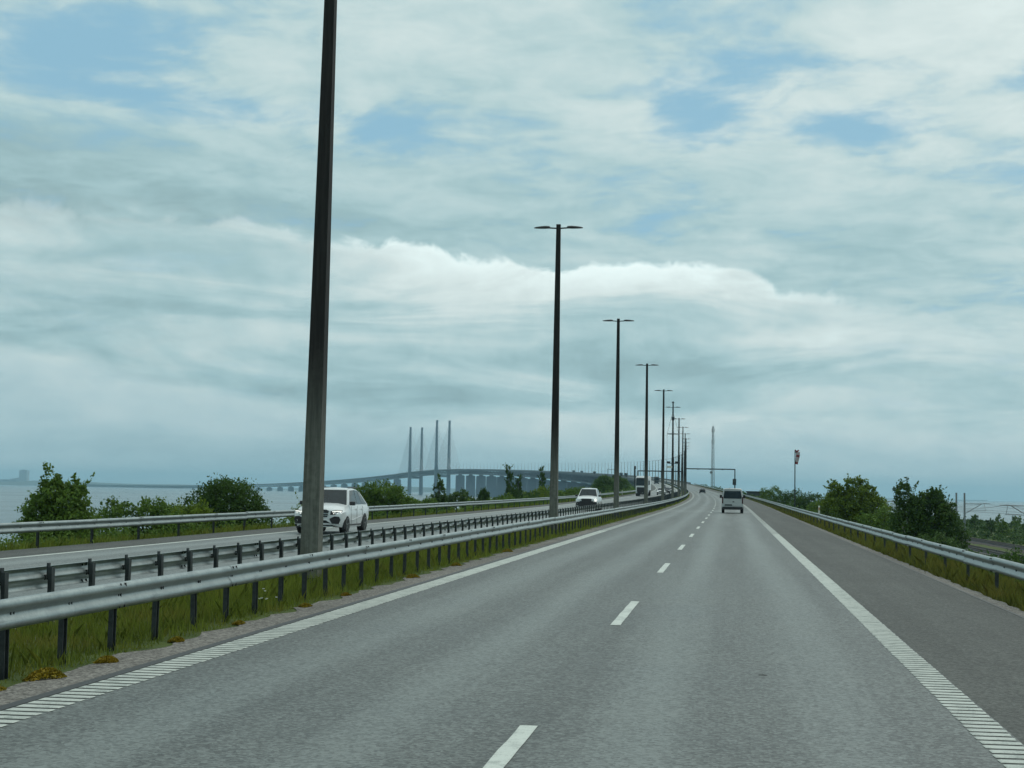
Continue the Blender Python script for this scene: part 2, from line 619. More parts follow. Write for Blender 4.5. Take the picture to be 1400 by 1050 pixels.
def copy_tree(o, parent=None):
    c = o.copy()
    COL.objects.link(c)
    c.parent = parent
    for ch in list(o.children): copy_tree(ch, c)
    return c


def npmesh(name, v, f, m, tint=None, tname='tint'):
    """numpy verts (n,3) and faces (k,3|4)"""
    me = D.meshes.new(name)
    k = f.shape[1]
    me.vertices.add(len(v)); me.vertices.foreach_set('co', np.ascontiguousarray(v, np.float32).ravel())
    me.loops.add(f.size); me.loops.foreach_set('vertex_index', np.ascontiguousarray(f, np.int32).ravel())
    me.polygons.add(len(f)); me.polygons.foreach_set('loop_start', np.arange(0, f.size, k, dtype=np.int32))
    me.materials.append(m)
    if tint is not None:
        a = me.attributes.new(tname, 'FLOAT', 'POINT')
        a.data.foreach_set('value', np.ascontiguousarray(tint, np.float32))
    me.update(calc_edges=True)
    return me


def strip(name, s, t, z, m, parent=None, kind=None, zopp=False):
    """sheet along the road: s stations, t offsets (list), z above road (float or per-t list)"""
    s = np.asarray(s, float); t = np.asarray(t, float)
    z = np.broadcast_to(np.asarray(z, float), t.shape)
    S, T = np.meshgrid(s, t, indexing='ij')
    Zv = np.broadcast_to(z, S.shape) + (opp(S) if zopp else 0)
    v = P(S, T, Zv).reshape(-1, 3)
    nt = len(t)
    i = np.arange(len(s) - 1)[:, None] * nt + np.arange(nt - 1)[None, :]
    f = np.stack([i, i + 1, i + nt + 1, i + nt], -1).reshape(-1, 4)
    me = npmesh(name, v, f, m, T.ravel(), 't')
    o = put(name, me, parent)
    if kind: o['kind'] = kind
    return o


def stations(a, b):
    out = [a]
    while out[-1] < b:
        q = out[-1]
        out.append(min(b, q + (5 if q < 200 else 12 if q < 1000 else 40)))
    return out


# ------------------------------------------------------------------ setting: sea, ground, hills
RNG = np.random.default_rng(7)
E = 24000
sea = MB()
g = [-E, -6000, -2000, -600, 0, 600, 2000, 6000, E]
for i in range(8):
    for j in range(8):
        sea.add([(g[i], g[j], -9), (g[i + 1], g[j], -9), (g[i + 1], g[j + 1], -9), (g[i], g[j + 1], -9)], [(0, 1, 2, 3)])
tag(sea.build('sea', M['sea']), kind='structure')

SEND = 872.0


def ground_z(s, t):
    """island height relative to world"""
    road = zr(s)
    nz = .35 * np.sin(s * .11 + t * .23) + .3 * np.sin(s * .047 - t * .13 + 1.3)
    right = t - 6.4
    left = -20.9 - t
    base_r = np.interp(t, [6, 30, 60, 95, 120, 200], [-4.6, -4.8, -5.0, -5.2, -9.6, -10.5])
    base_l = np.interp(-t, [20, 30, 60, 110, 150, 230], [-1.2, -2.0, -4.0, -8.2, -9.8, -10.5])
    zR = np.maximum(road - .12 - np.maximum(0, right) * .42, base_r + nz * .5)
    zL = np.maximum(road + opp(s) - .12 - np.maximum(0, left) * .22, base_l + nz * .5)
    z = np.where(t > 6.4, zR, np.where(t < -20.9, zL, road - .12))
    med = (t < -7) & (t > -10)
    z = np.where(med, road - .03, z)
    tip = np.clip((s - 800) / 140, 0, 1) * ((t > 10) | (t < -25))
    return z * (1 - tip) + tip * (-10.5)


gs = np.array(list(np.arange(-30, 200, 5.)) + list(np.arange(200, 900, 12.)) + [905, 930, 980])
gt = np.array([-240, -190, -150, -125, -100, -80, -62, -50, -42, -36, -31, -27, -24, -22, -20.9, -20.2, -10, -9.6, -7.4, -7.05, 0, 5.1, 6.4, 7.5, 9, 11, 14, 18, 23, 29, 36, 45, 55, 65, 78, 92, 104, 120, 150, 200.])
S_, T_ = np.meshgrid(gs, gt, indexing='ij')
gz = ground_z(S_, T_)
gv = P(S_, T_, 0)
gv[..., 2] = gz
nt = len(gt)
ii = np.arange(len(gs) - 1)[:, None] * nt + np.arange(nt - 1)[None, :]
gf = np.stack([ii, ii + 1, ii + nt + 1, ii + nt], -1).reshape(-1, 4)
tag(put('ground', npmesh('ground', gv.reshape(-1, 3), gf, M['ground'])), kind='structure')


def gheight(s, t): return float(ground_z(np.array(float(s)), np.array(float(t))))


# distant coast: low wooded land across the strait
def hill_strip(x0, x1, y, hfun, n=120, depth=900):
    xs = np.linspace(x0, x1, n)
    hs = np.array([hfun(q) for q in xs])
    v = []
    for x_, h_ in zip(xs, hs): v += [(x_, y, -9.5), (x_ * 1.01, y + depth * .25, -9 + h_ * .8), (x_ * 1.03, y + depth * .6, -9 + h_), (x_ * 1.05, y + depth, -9.5)]
    f = []
    for i in range(n - 1):
        for k in range(3): f.append((i * 4 + k, (i + 1) * 4 + k, (i + 1) * 4 + k + 1, i * 4 + k + 1))
    return MB().add(v, f)


_hr = random.Random(3)
_ph = [(_hr.uniform(.0006, .006), _hr.uniform(0, 6), _hr.uniform(.4, 1)) for _ in range(9)]


def hill_h(x):
    q = sum(a * math.sin(k * x + p) for k, p, a in _ph)
    return max(6, 24 + 7 * q + (12 if x < -5600 else 0))


tag(hill_strip(-8200, -1200, 11000, hill_h).build('hills', M['coast'], smooth=True), kind='structure')
tag(hill_strip(-1400, 2500, 15500, lambda x: 16 + 4 * math.sin(x * .002)).build('hills', M['coast'], smooth=True), kind='structure')

# ------------------------------------------------------------------ setting: carriageways and markings
st_main = stations(-20, 9000)
road = strip('road', st_main, [-6.33, -5.6, -4.8, -3.9, -3, -2, -1.2, -.4, .5, 1.4, 2.05, 2.40], 0, M['road'], kind='structure')
strip('hard_shoulder', stations(-20, SEND), [2.40, 3.2, 4.1, 4.86], 0, M['shoulder'], kind='structure')
strip('road', st_main, [-18.32, -17.4, -16.5, -15.5, -14.3, -13.4, -12.5, -11.5, -10.6, -10.0], 0.0, M['road2'], kind='structure', zopp=True)
strip('hard_shoulder', stations(-20, SEND), [-20.15, -19.4, -18.32], 0.0, M['shoulder'], kind='structure', zopp=True)
# bitumen joints and gravel edges
gr_s = np.arange(-20, SEND + .1, 1.0)


def gravel_strip(name, t_in, t_out, z, amp=1.0):
    """gravel margin with an uneven outer edge"""
    ss = np.concatenate([np.arange(-10, 120, .25), np.arange(120, SEND, 4.)])
    wob = .10 * np.sin(ss * 1.9) * np.sin(ss * .43) + .07 * np.sin(ss * 4.3 + 1) + RNG.normal(0, .025, len(ss))
    to = t_out + amp * wob * np.sign(t_out - t_in)
    a = P(ss, np.full_like(ss, t_in), z); b = P(ss, to, z - .012)
    v = np.stack([a, b], 1).reshape(-1, 3)
    i = np.arange(len(ss) - 1) * 2
    f = np.stack([i, i + 1, i + 3, i + 2], -1)
    me = npmesh(name, v, f, M['gravel'], np.zeros(len(v)), 't')
    o = put(name, me)
    o['kind'] = 'structure'


strip('tarmac_joint', stations(-20, SEND), [-6.46, -6.33], .004, M['joint'], kind='structure')
strip('tarmac_joint', stations(-20, SEND), [4.86, 4.91], .004, M['joint'], kind='structure')
strip('tarmac_joint', stations(-20, SEND), [-20.22, -20.15], .004, M['joint'], kind='structure', zopp=True)
gravel_strip('gravel_margin', -6.46, -7.05, -.006)
gravel_strip('gravel_margin', 4.91, 5.22, -.006, .35)
gravel_strip('gravel_margin', -9.98, -9.72, -.03)

# broken lane line: 5 m dashes, 10 m gaps; each dash a thin painted sheet of its own
dm = {}


def dash_mesh(l, w):
    if (l, w) not in dm:
        b = MB()
        ys = np.linspace(0, l, 13)
        rr = random.Random(int(l * 100))
        ring = [(x_, y, z) for x_, y, z in []]
        v = []
        for y in ys: v += [(-w / 2 + rr.uniform(-.006, .006), y, 0), (w / 2 + rr.uniform(-.006, .006), y, 0)]
        b.add(v, [(2 * i, 2 * i + 1, 2 * i + 3, 2 * i + 2) for i in range(len(ys) - 1)])
        dm[(l, w)] = b.mesh('lane_dash', M['paint'])
    return dm[(l, w)]


lane_line = tag(put('lane_line', None), kind='structure')
for k in range(-1, 56):
    s0 = 8.2 + 15 * k
    put('dash', dash_mesh(5.0, .155), lane_line, Pv(s0, -1.68, .005), (math.atan(grade(s0 + 2.5)), 0, head(s0)))
lane_line2 = tag(put('lane_line', None), kind='structure')
for k in range(0, 56):
    s0 = 6 + 15 * k
    put('dash', dash_mesh(5.0, .155), lane_line2, Pv(s0, -14.3, .005 + float(opp(s0))), (math.atan(grade(s0 + 2.5)), 0, head(s0)))


def stripe_mesh(w):
    b = MB()
    b.add([(-w / 2, -.068, 0), (w / 2, -.062, 0), (w / 2 + .008, .062, 0), (-w / 2 - .006, .066, 0), (-w / 2 + .012, -.050, .006), (w / 2 - .012, -.048, .006), (w / 2 - .008, .048, .006), (-w / 2 + .012, .050, .006)],
          [(0, 1, 5, 4), (1, 2, 6, 5), (2, 3, 7, 6), (3, 0, 4, 7), (4, 5, 6, 7)])
    return b.mesh('stripe', M['edge_paint'])


def edge_line(tc, w, s_first):
    root = tag(put('edge_line', None), kind='structure')
    me = stripe_mesh(w)
    pitch = .222
    rr = random.Random(int(abs(tc) * 10))
    for k in range(300):
        s = s_first + k * pitch
        put('stripe', me, root, Pv(s, tc + rr.uniform(-.008, .008), .005), (math.atan(.0029), 0, rr.uniform(-.012, .012)))
    s1 = s_first + 300 * pitch
    s2 = 118.0
    rest = MB()
    s = s1
    while s < s2:
        c = Pv(s, tc, .005)
        rest.add([(c.x - w / 2, c.y - .066, c.z), (c.x + w / 2, c.y - .066, c.z), (c.x + w / 2, c.y + .066, c.z + .0004), (c.x - w / 2, c.y + .066, c.z + .0004)], [(0, 1, 2, 3)])
        s += pitch
    tag(rest.build('stripe', M['edge_paint'], root), kind='stuff')
    # further off the ribs are laid as one continuous band
    strip('painted_band', stations(s2, 8800), [tc - w / 2, tc + w / 2], .006, M['old_paint'], root)


edge_line(-6.10, .40, 9.0)
edge_line(2.22, .32, 9.0)
for tc, w in ((-18.2, .22), (-10.72, .22)):
    strip('edge_line', stations(-20, 8800), [tc - w / 2, tc + w / 2], .006, M['paint'], kind='structure', zopp=True)

# ------------------------------------------------------------------ guard rails
WP = [(-.00, .155), (.025, .158), (.052, .148), (.072, .118), (.078, .095), (.072, .070), (.045, .040), (.020, .012), (.016, .000), (.020, -.012), (.045, -.040), (.072, -.070), (.078, -.095), (.072, -.118), (.052, -.148), (.025, -.158), (.0, -.155)]


def beam_mesh(length, side, lap):
    """W profile extruded along +Y, corrugations facing x*side; slots at the posts"""
    b = MB()
    th = .004
    rings = []
    for y, off in ((0, lap), (length + .16, lap)):
        out = [(side * (x_ + off), y, z) for x_, z in WP]
        inn = [(side * (x_ + off - th), y, z) for x_, z in reversed(WP)]
        rings.append(out + inn)
    b.loft(rings, caps=False)
    for yy in (.07, .22):                  # splice bolts
        for zz_ in (.125, -.125):
            b.box((side * (.062 + lap), yy, zz_), (.028, .018, .045), Matrix.Rotation(.5, 3, 'X'), 1)
    for k in range(3):
        y = .16 + k * length / 3
        for dy in (-.035, .035):
            b.box((side * .020, y + dy, .0), (.016, .022, .075), Matrix.Rotation(.15, 3, 'X'), 1)
    return b.mesh('beam', [M['galv'], M['slot']], smooth=50)


def post_mesh(h, side, ptype):
    """sigma/C post, open towards traffic, with spacer"""
    b = MB()
    w, d = .105, .060
    # C section: web + two flanges
    b.box((0, -w / 2 + .006, -h / 2 + .02), (d, .012, h + .04))
    b.box((0, w / 2 - .006, -h / 2 + .02), (d, .012, h + .04))
    b.box((-side * (d / 2 - .006), 0, -h / 2 + .02), (.012, w - .024, h + .04))
    if ptype: b.box((side * (d / 2 + .012), 0, -.0), (.024, .075, .20))
    return b.mesh('post', M['post'])


def guard_rail(label, tb, zc, side, pitch, send, oppz=False, proud=-.03):
    """tb: beam plane; zc: beam centre height; side: +1 the face looks to +t; posts sit behind the face"""
    root = thing('guard_rail', label, 'guard rail', (0, 0, 0), 0)
    L = pitch * 3 if pitch < 2 else 4.0
    bm, bm2 = beam_mesh(L, side, .0), beam_mesh(L, side, .0045)
    rr = random.Random(int(abs(tb) * 100))
    n = 0
    s = -12.0 if tb < 0 else 2.0
    s0 = s
    rest = MB()
    while s < send:
        oz = float(opp(s)) if oppz else 0.0
        me = bm if n % 2 else bm2
        if n < 300: put('beam', me, root, Pv(s, tb, zc + oz + rr.uniform(-.006, .006)), (math.atan(grade(s + L / 2)) + rr.uniform(-.0012, .0012), rr.uniform(-.045, .045), head(s)))
        n += 1
        s += L
    pm = post_mesh(zc + .25 + .16, side, True)
    k = 0
    s = s0 + .16
    while s < send:
        oz = float(opp(s)) if oppz else 0.0
        c = Pv(s, tb - side * .055, zc + oz + proud)
        if k < 300: put('post', pm, root, c, (rr.uniform(-.015, .015), rr.uniform(-.02, .02), head(s) + rr.uniform(-.03, .03)))
        else: rest.box((c.x, c.y, c.z - .25), (.06, .105, .9))
        k += 1
        s += pitch
    if rest.v: tag(rest.build('post', M['post'], root), kind='stuff')
    return root


RAIL_END = 868.0
guard_rail('long galvanised W-beam rail along the near edge of the median, left of our lanes', -7.36, .655, 1, 1.42, RAIL_END)
guard_rail('galvanised rail on the far side of the median with its dark posts facing us', -9.58, .645, -1, 1.42, RAIL_END, True, .10)
guard_rail('galvanised W-beam rail along the grass beside the right hard shoulder', 5.62, .56, -1, 4.0, RAIL_END)
guard_rail('galvanised rail on the sea side of the oncoming lanes, in front of the bushes', -20.62, .60, 1, 4.0, RAIL_END, True)

# ------------------------------------------------------------------ the long bridge
def sweep(b, s_list, prof, m=0):
    """closed profile [(t, z)] swept along the alignment"""
    rings = [[tuple(q) for q in P(np.full(len(prof), s), np.array([p[0] for p in prof]), np.array([p[1] for p in prof]))] for s in s_list]
    b.loft(rings, m)
    return b


bridge = thing('cable_stayed_bridge', 'long curving sea bridge with four slender pylons and a row of piers', 'bridge')
BS0, BS1 = 874.0, 8720.0
bs = list(np.arange(BS0, BS1, 20.0))
sweep(MB(), bs, [(-20.3, -.03), (3.9, -.03), (3.9, -.75), (1.9, -1.25), (-18.3, -1.25), (-20.3, -.75)]).build('deck', M['deck'], bridge)
for t0, t1 in ((-20.55, -20.25), (3.85, 4.15)):
    sweep(MB(), bs, [(t0, -.8), (t1, -.8), (t1, 1.05), (t0, 1.05)]).build('parapet', M['deck'], bridge)
for t0, t1 in ((-9.95, -9.65), (-7.1, -6.8)):
    sweep(MB(), bs, [(t0, -.02), (t1, -.02), (t1, .85), (t0, .85)]).build('median_barrier', M['deck'], bridge)
sweep(MB(), bs, [(-17.6, -10.4), (1.2, -10.4), (1.2, -11.6), (-17.6, -11.6)]).build('railway_deck', M['bridge_steel'], bridge)
for t0 in (-18.6, .9):
    sweep(MB(), bs, [(t0, -1.3), (t0 + 1.3, -1.3), (t0 + 1.3, -2.5), (t0, -2.5)]).build('chord', M['bridge_steel'], bridge)
    sweep(MB(), bs, [(t0, -9.9), (t0 + 1.3, -9.9), (t0 + 1.3, -11.7), (t0, -11.7)]).build('chord', M['bridge_steel'], bridge)
tr = MB()
for t0 in (-17.95, 1.55):
    s = BS0
    while s < BS1 - 20:
        a, b_, c = Pv(s, t0, -2.4), Pv(s + 10, t0, -10.2), Pv(s + 20, t0, -2.4)
        tr.tube(a, b_, 1.1, n=4, cap=False).tube(b_, c, 1.1, n=4, cap=False)
        s += 20
tag(tr.build('truss', M['bridge_steel'], bridge), kind='stuff')
SEA_Z = -9.0
PY = (4040.0, 4400.0)
rr = random.Random(5)


def pier_mesh(h):
    """wall pier: wide shaft, flared to a narrow bearing head"""
    b = MB()
    lv = [(0, 11.6, 2.6), (h * .2, 11.4, 2.5), (h - 4.2, 11.0, 2.2), (h - 2.9, 9.8, 2.0), (h - 2.2, 4.6, 1.7), (h, 4.2, 1.6)]
    rings = []
    for z, hw, hd in lv:
        rings.append([(-hw, -hd + .8, z), (-hw + .8, -hd, z), (hw - .8, -hd, z), (hw, -hd + .8, z), (hw, hd - .8, z), (hw - .8, hd, z), (-hw + .8, hd, z), (-hw, hd - .8, z)])
    b.loft(rings)
    return b


s = 1000.0
while s < BS1:
    if not (PY[0] - 110 < s < PY[1] + 110):
        c = Pv(s, -8.2, 0)
        h = c.z - 11.65 - (SEA_Z - 1)
        if h > 5:
            o = pier_mesh(h).build('pier', M['hazed_concrete'], bridge)
            o.location = (c.x, c.y, SEA_Z - 1)
            o.rotation_euler.z = head(s)
    s += 140.0
for s in PY:
    top = 186.0 if s == PY[0] else 181.0
    zr_s = float(zr(s))
    for t0 in (-24.9, 8.4):
        c = Pv(s, t0, 0)
        b = MB()
        rings = []
        for z, w, d in ((-10, 8.6, 8.8), (30, 8.0, 8.2), (zr_s, 7.2, 7.4), (120, 5.6, 5.8), (top, 4.4, 4.6)):
            w, d = w / 2 * 1.15, d / 2
            rings.append([(-w, -d + .6, z), (-w + .6, -d, z), (w - .6, -d, z), (w, -d + .6, z), (w, d - .6, z), (w - .6, d, z), (-w + .6, d, z), (-w, d - .6, z)])
        b.loft(rings)
        o = b.build('pylon', M['hazed_concrete'], bridge)
        o.location = (c.x, c.y, 0)
        o.rotation_euler.z = head(s)
        for side in (-1, 1):
            for k in range(10):
                so = 20 + k * 17.5
                a = Vector((c.x, c.y, top - 8 - (9 - k) * 11.0))
                t1 = -19.5 if t0 < -10 else 3.0
                e = Pv(s + side * so, t1, -.5)
                MB().tube(a, e, .36, n=4, cap=False).build('stay_cable', M['cable'], bridge)
    b = MB()
    c0, c1 = Pv(s, -23, 0), Pv(s, 6.5, 0)
    mid = (c0 + c1) / 2
    b.box((0, 0, 0), (30.5, 4.6, 5.5))
    o = b.build('crossbeam', M['hazed_concrete'], bridge)
    o.location = (mid.x, mid.y, zr_s - 15.5)
    o.rotation_euler.z = head(s)
ab = MB().box((0, 4, -6), (26, 10, 11.6))
o = ab.build('abutment', M['hazed_concrete'], bridge)
o.location = Pv(870, -8.2, 0)
o.rotation_euler.z = head(870)

# ------------------------------------------------------------------ street lamps along the median
def lamp_proto():
    root = put('street_lamp', None)
    b = MB()
    b.taper((0, 0, -.15), (.385, .385), (0, 0, 14.45), (.195, .195))
    b.build('pole', M['pole'], root)
    pl = MB().box((0, 0, -.04), (.62, .62, .16)).box((0, 0, .08), (.50, .50, .10))
    for x_ in (-.24, .24):
        for y_ in (-.24, .24): pl.tube((x_, y_, .02), (x_, y_, .16), .022, n=6)
    pl.build('base_plate', M['dark'], root)
    for sx in (-1, 1):
        MB().tube((sx * .09, 0, 14.27), (sx * .46, 0, 14.29), .035, n=8).build('arm', M['dark'], root)
        h = MB()
        rings = []
        for x_, w, t_ in ((.40, .07, .06), (.46, .11, .085), (.62, .15, .095), (.85, .15, .08), (1.05, .11, .055), (1.15, .05, .03)):
            zc = 14.30 - .02 * (x_ - .4)
            ring = [(sx * x_, w * math.cos(q), zc + t_ * math.sin(q) * (1.0 if math.sin(q) > 0 else .45)) for q in [2 * math.pi * i / 10 for i in range(10)]]
            rings.append(ring if sx > 0 else ring[::-1])
        h.loft(rings)
        h.build('luminaire', M['dark'], root, smooth=50)
    return root


ORD = ['nearest', 'second', 'third', 'fourth', 'fifth', 'sixth', 'seventh', 'eighth', 'ninth', 'tenth', 'eleventh', 'twelfth', 'thirteenth']
lab = ['tall dark square lamp post nearest the camera, running out of the top of the photo',
       'second tall lamp post from the camera, its twin lamps clear against the bright cloud bank',
       'third tall twin-armed lamp post from the camera, right of the oncoming dark-faced SUV',
       'fourth twin-armed lamp post from the camera, standing in front of the oncoming truck',
       'fifth twin-armed lamp post from the camera, just beyond the oncoming truck',
       'sixth lamp post from the camera, with a ring platform, cameras and wires on its pole']
lab += [f'{ORD[i]} twin-armed lamp post from the camera in the receding median row' for i in range(6, 13)]
lp = lamp_proto()
rr = random.Random(11)
lamp_s = [31.2 + 40 * i for i in range(21)]
for i, s in enumerate(lamp_s):
    o = lp if i == 0 else copy_tree(lp)
    o.location = Pv(s, -8.60 if i == 0 else -8.08, -.02)
    o.rotation_euler = (rr.uniform(-.004, .004), rad(.55) if i == 0 else rr.uniform(-.003, .003), head(s))
    tag(o, lab[i] if i < len(lab) else 'far twin-armed lamp post in the dense end of the median row before the bridge', 'lamp post', 'lamp posts along the median')
    if i == 5: lamp6 = o
b = MB()
b.tube((0, 0, 14.4), (0, 0, 15.0), .10, n=8).tube((0, 0, 14.95), (0, 0, 15.15), .2, .16, n=8)
b.build('top_camera', M['dark'], lamp6)
b = MB()
for k in range(16):
    q0, q1 = 2 * math.pi * k / 16, 2 * math.pi * (k + 1) / 16
    b.tube((.85 * math.cos(q0), .85 * math.sin(q0), 10.3), (.85 * math.cos(q1), .85 * math.sin(q1), 10.3), .05, n=5)
for k in range(4):
    q0 = math.pi / 4 + math.pi / 2 * k
    b.tube((0, 0, 10.3), (.85 * math.cos(q0), .85 * math.sin(q0), 10.3), .05, n=5)
b.build('ring_platform', M['dark'], lamp6)
for sx in (-1, 1):
    MB().tube((sx * .85, 0, 10.3), (sx * .15, 0, 13.2), .02, n=4).tube((sx * .85, 0, 10.3), (sx * .85, 0, 5.9), .02, n=4).build('wire', M['dark'], lamp6)
    MB().box((sx * .62, 0, 6.05), (.55, .45, .28)).tube((sx * .1, 0, 5.9), (sx * .8, 0, 5.9), .05, n=6).build('camera_box', M['dark'], lamp6)
MB().box((0, -.05, 12.6), (.42, .42, .5)).build('junction_box', M['dark'], lamp6)
MB().box((-.45, -.1, 5.35), (.75, .25, .32)).build('sign_plate', M['marker'], lamp6)
s = 874 + 34
while s < 3900:
    o = copy_tree(lp)
    o.location = Pv(s, -8.3, .0)
    o.rotation_euler = (0, 0, head(s))
    tag(o, 'thin distant lamp post standing on the sea bridge deck', 'lamp post', 'lamp posts along the bridge')
    s += 46.0

# ------------------------------------------------------------------ gantries, camera pole, mast, windsock, marker posts, hut
def gantry(label, s, ta, tb, h, box=True):
    g = thing('road_gantry', label, 'gantry', Pv(s, 0, 0), head(s))
    for t0 in (ta, tb):
        MB().taper((t0, 0, -.3), (.42, .42), (t0, 0, h + .12), (.32, .32)).build('leg', M['dark'], g)
    bm = MB().box(((ta + tb) / 2, 0, h), (abs(tb - ta) - .33, .34, .36))
    bm.build('beam', M['dark'], g)
    for k in range(1, 4):
        MB().box((ta + (tb - ta) * k / 4, -.05, h - .24), (.36, .2, .12)).build('sensor', M['dark'], g)
    if box:
        MB().box((tb - .15, -.36, 3.6), (1.15, .35, 2.0)).build('sign_box', M['black'], g)
        MB().box((tb - .15, -.545, 3.9), (.62, .02, .72)).build('sign_panel', M['hut'], g)
    return g


gantry('thin dark portal gantry over our lanes, a sign box on its right leg', 512, -7.95, 8.2, 7.75)
gantry('thin portal gantry over the oncoming lanes behind the white truck', 530, -24.0, -8.7, 6.9, False)
gantry('small distant portal gantry standing far along the bridge deck', 1640, -20.0, -10.2, 7.0, False)
cp = thing('camera_pole', 'thick dark pole with a round head rising beside the oncoming white truck', 'pole', Pv(460, -23.2, 0), head(460))
MB().tube((0, 0, -1.5), (0, 0, 7.0), .24, .22, n=10).build('pole', M['dark'], cp)
MB().tube((0, 0, 7.0), (0, 0, 7.8), .34, .30, n=12).tube((0, 0, 7.8), (0, 0, 7.95), .30, .1, n=12).build('camera_head', M['black'], cp)

ms = thing('lattice_mast', 'tall pale lattice radio mast with aerials behind the gantry', 'mast', Pv(842, 14.5, 0), head(842))
ms.location.z = -3
H = 42.6


def mw(z): return 1.15 - .65 * z / H


legs = [(math.cos(q), math.sin(q)) for q in (rad(90), rad(210), rad(330))]
for cx_, cy_ in legs:
    MB().tube((cx_ * mw(0), cy_ * mw(0), 0), (cx_ * mw(H), cy_ * mw(H), H), .16, .12, n=6).build('leg', M['mast'], ms)
n = 20
for k in range(n):
    z0, z1 = H * k / n, H * (k + 1) / n
    b = MB()
    for i in range(3):
        a, c = legs[i], legs[(i + 1) % 3]
        b.tube((a[0] * mw(z0), a[1] * mw(z0), z0), (c[0] * mw(z1), c[1] * mw(z1), z1), .07, n=4)
        b.tube((a[0] * mw(z1), a[1] * mw(z1), z1), (c[0] * mw(z1), c[1] * mw(z1), z1), .06, n=4)
    b.build('bracing', M['mast'], ms)
MB().tube((0, 0, H), (0, 0, H + 1.6), .06, n=6).build('aerial', M['mast'], ms)
for q in (90, 210, 330):
    for z in (H - 2.2, H - 8.5):
        MB().box((.68 * math.cos(rad(q)), .68 * math.sin(rad(q)), z), (.28, .28, 1.8), Matrix.Rotation(rad(q), 3, 'Z')).build('panel_aerial', M['mast'], ms)
MB().tube((-.9, -.9, 17.5), (-.9, -1.35, 17.5), .75, .7, n=14).tube((-.5, -.4, 17.5), (-.9, -.9, 17.5), .08, n=6).build('dish', M['mast'], ms)

ws = thing('windsock', 'red and white windsock hanging limp from a thin pole among bushes', 'windsock', Pv(200, 8.42, 0), 0)
MB().tube((0, 0, -2.2), (0, 0, 7.35), .085, .065, n=8).build('pole', M['dark'], ws)
MB().tube((-.02, 0, 7.22), (.42, -.02, 7.24), .03, n=6).build('swivel_arm', M['dark'], ws)
path = [(.10, 7.12, .16), (.22, 7.22, .26), (.36, 7.08, .27), (.38, 6.74, .25), (.34, 6.42, .23), (.29, 6.10, .20), (.24, 5.80, .18), (.20, 5.52, .15)]
for k in range(len(path) - 1):
    (x0, z0, r0), (x1, z1, r1) = path[k], path[k + 1]
    rings = []
    dx_, dz_ = x1 - x0, z1 - z0
    l_ = math.hypot(dx_, dz_)
    nx_, nz_ = dz_ / l_, -dx_ / l_
    for (cx_, cz_, r_) in ((x0, z0, r0), (x1, z1, r1)):
        rings.append([(cx_ + nx_ * r_ * math.cos(q), .72 * r_ * math.sin(q) * (1 + .15 * math.sin(3 * q)), cz_ + nz_ * r_ * math.cos(q)) for q in [2 * math.pi * i / 14 for i in range(14)]])
    MB().loft(rings).build('band', M['red'] if k in (0, 1, 3, 6) else M['wsock'], ws, smooth=60)


def marker(label, s, t, h=1.25, base=None, grp=None):
    z = (gheight(s, t) - float(zr(s))) if base is None else base
    m = thing('marker_post', label, 'marker post', Pv(s, t, z), head(s), grp)
    hh = h - z
    MB().taper((0, 0, -.1), (.13, .11), (0, 0, hh - .06), (.12, .10)).taper((0, 0, hh - .06), (.12, .10), (0, 0, hh), (.10, .04)).build('post', M['marker'], m)
    MB().box((0, -.056, hh - .22), (.085, .012, .20)).build('reflector', M['orange'], m)
    return m


GM = 'white marker posts along the rails'
marker('white marker post with orange reflector behind the right-hand rail below the light green bush', 112, 6.35, 1.10, None, GM)
marker('white marker post behind the far rail, just left of the second lamp post', 188, -21.1, 1.2, None, GM)
marker('white marker post behind the far rail, right of the oncoming dark-faced SUV', 262, -21.1, 1.3, None, GM)
marker('small white marker post behind the far rail, just left of the oncoming truck', 330, -21.1, 1.35, None, GM)
marker('white marker post in the median, right of the oncoming truck', 330, -8.6, 1.2, 0, GM)
hu = thing('service_hut', 'low dark service hut behind the right-hand rail, beside the silver van', 'hut', Pv(400, 9.8, 0), head(400))
MB().box((0, 0, -.9), (4.6, 5.2, 4.0)).build('wall', M['hut'], hu)
MB().box((0, 0, 1.2), (5.0, 5.6, .2)).build('roof', M['black'], hu)
MB().box((-.9, -2.62, -.7), (.95, .04, 2.1)).build('door', M['black'], hu)
MB().box((1.2, -2.62, .1), (1.3, .04, .7)).build('louvre', M['black'], hu)

# far city across the water
tb = thing('tower_block', 'hazy pale tower block on the far shore at the left edge', 'building', (0, 0, 0))
az0 = rad(-25.63)
cy_ = 11400.0
cx_ = cy_ * math.tan(az0)
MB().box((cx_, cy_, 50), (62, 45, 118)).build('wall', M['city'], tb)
MB().box((cx_ - 46, cy_, 20), (30, 40, 58)).build('wing', M['city'], tb)
MB().box((cx_, cy_, 111), (30, 30, 6)).build('roof_plant', M['city'], tb)
for k, (da, w, h) in enumerate(((-.010, 120, 36), (-.0055, 70, 44), (.0088, 150, 30), (-.016, 160, 30))):
    q = thing('warehouse', ['hazy low block on the far shore, left of the tower block', 'hazy stepped block on the far shore, touching the tower block', 'hazy low block on the far shore, right of the tower block', 'hazy low block on the far shore at the very left edge of the photo'][k], 'building')
    c_ = cy_ * math.tan(az0 + da)
    MB().box((c_, cy_ + 60, h / 2 - 4), (w, 60, h + 8)).build('wall', M['city'], q)
    MB().box((c_ + w * .2, cy_ + 60, h + 3), (w * .3, 40, 6)).build('roof_plant', M['city'], q)

# ------------------------------------------------------------------ railway beside the motorway, on lower ground
def rail_pos(s, x): return P(s, x, 0)


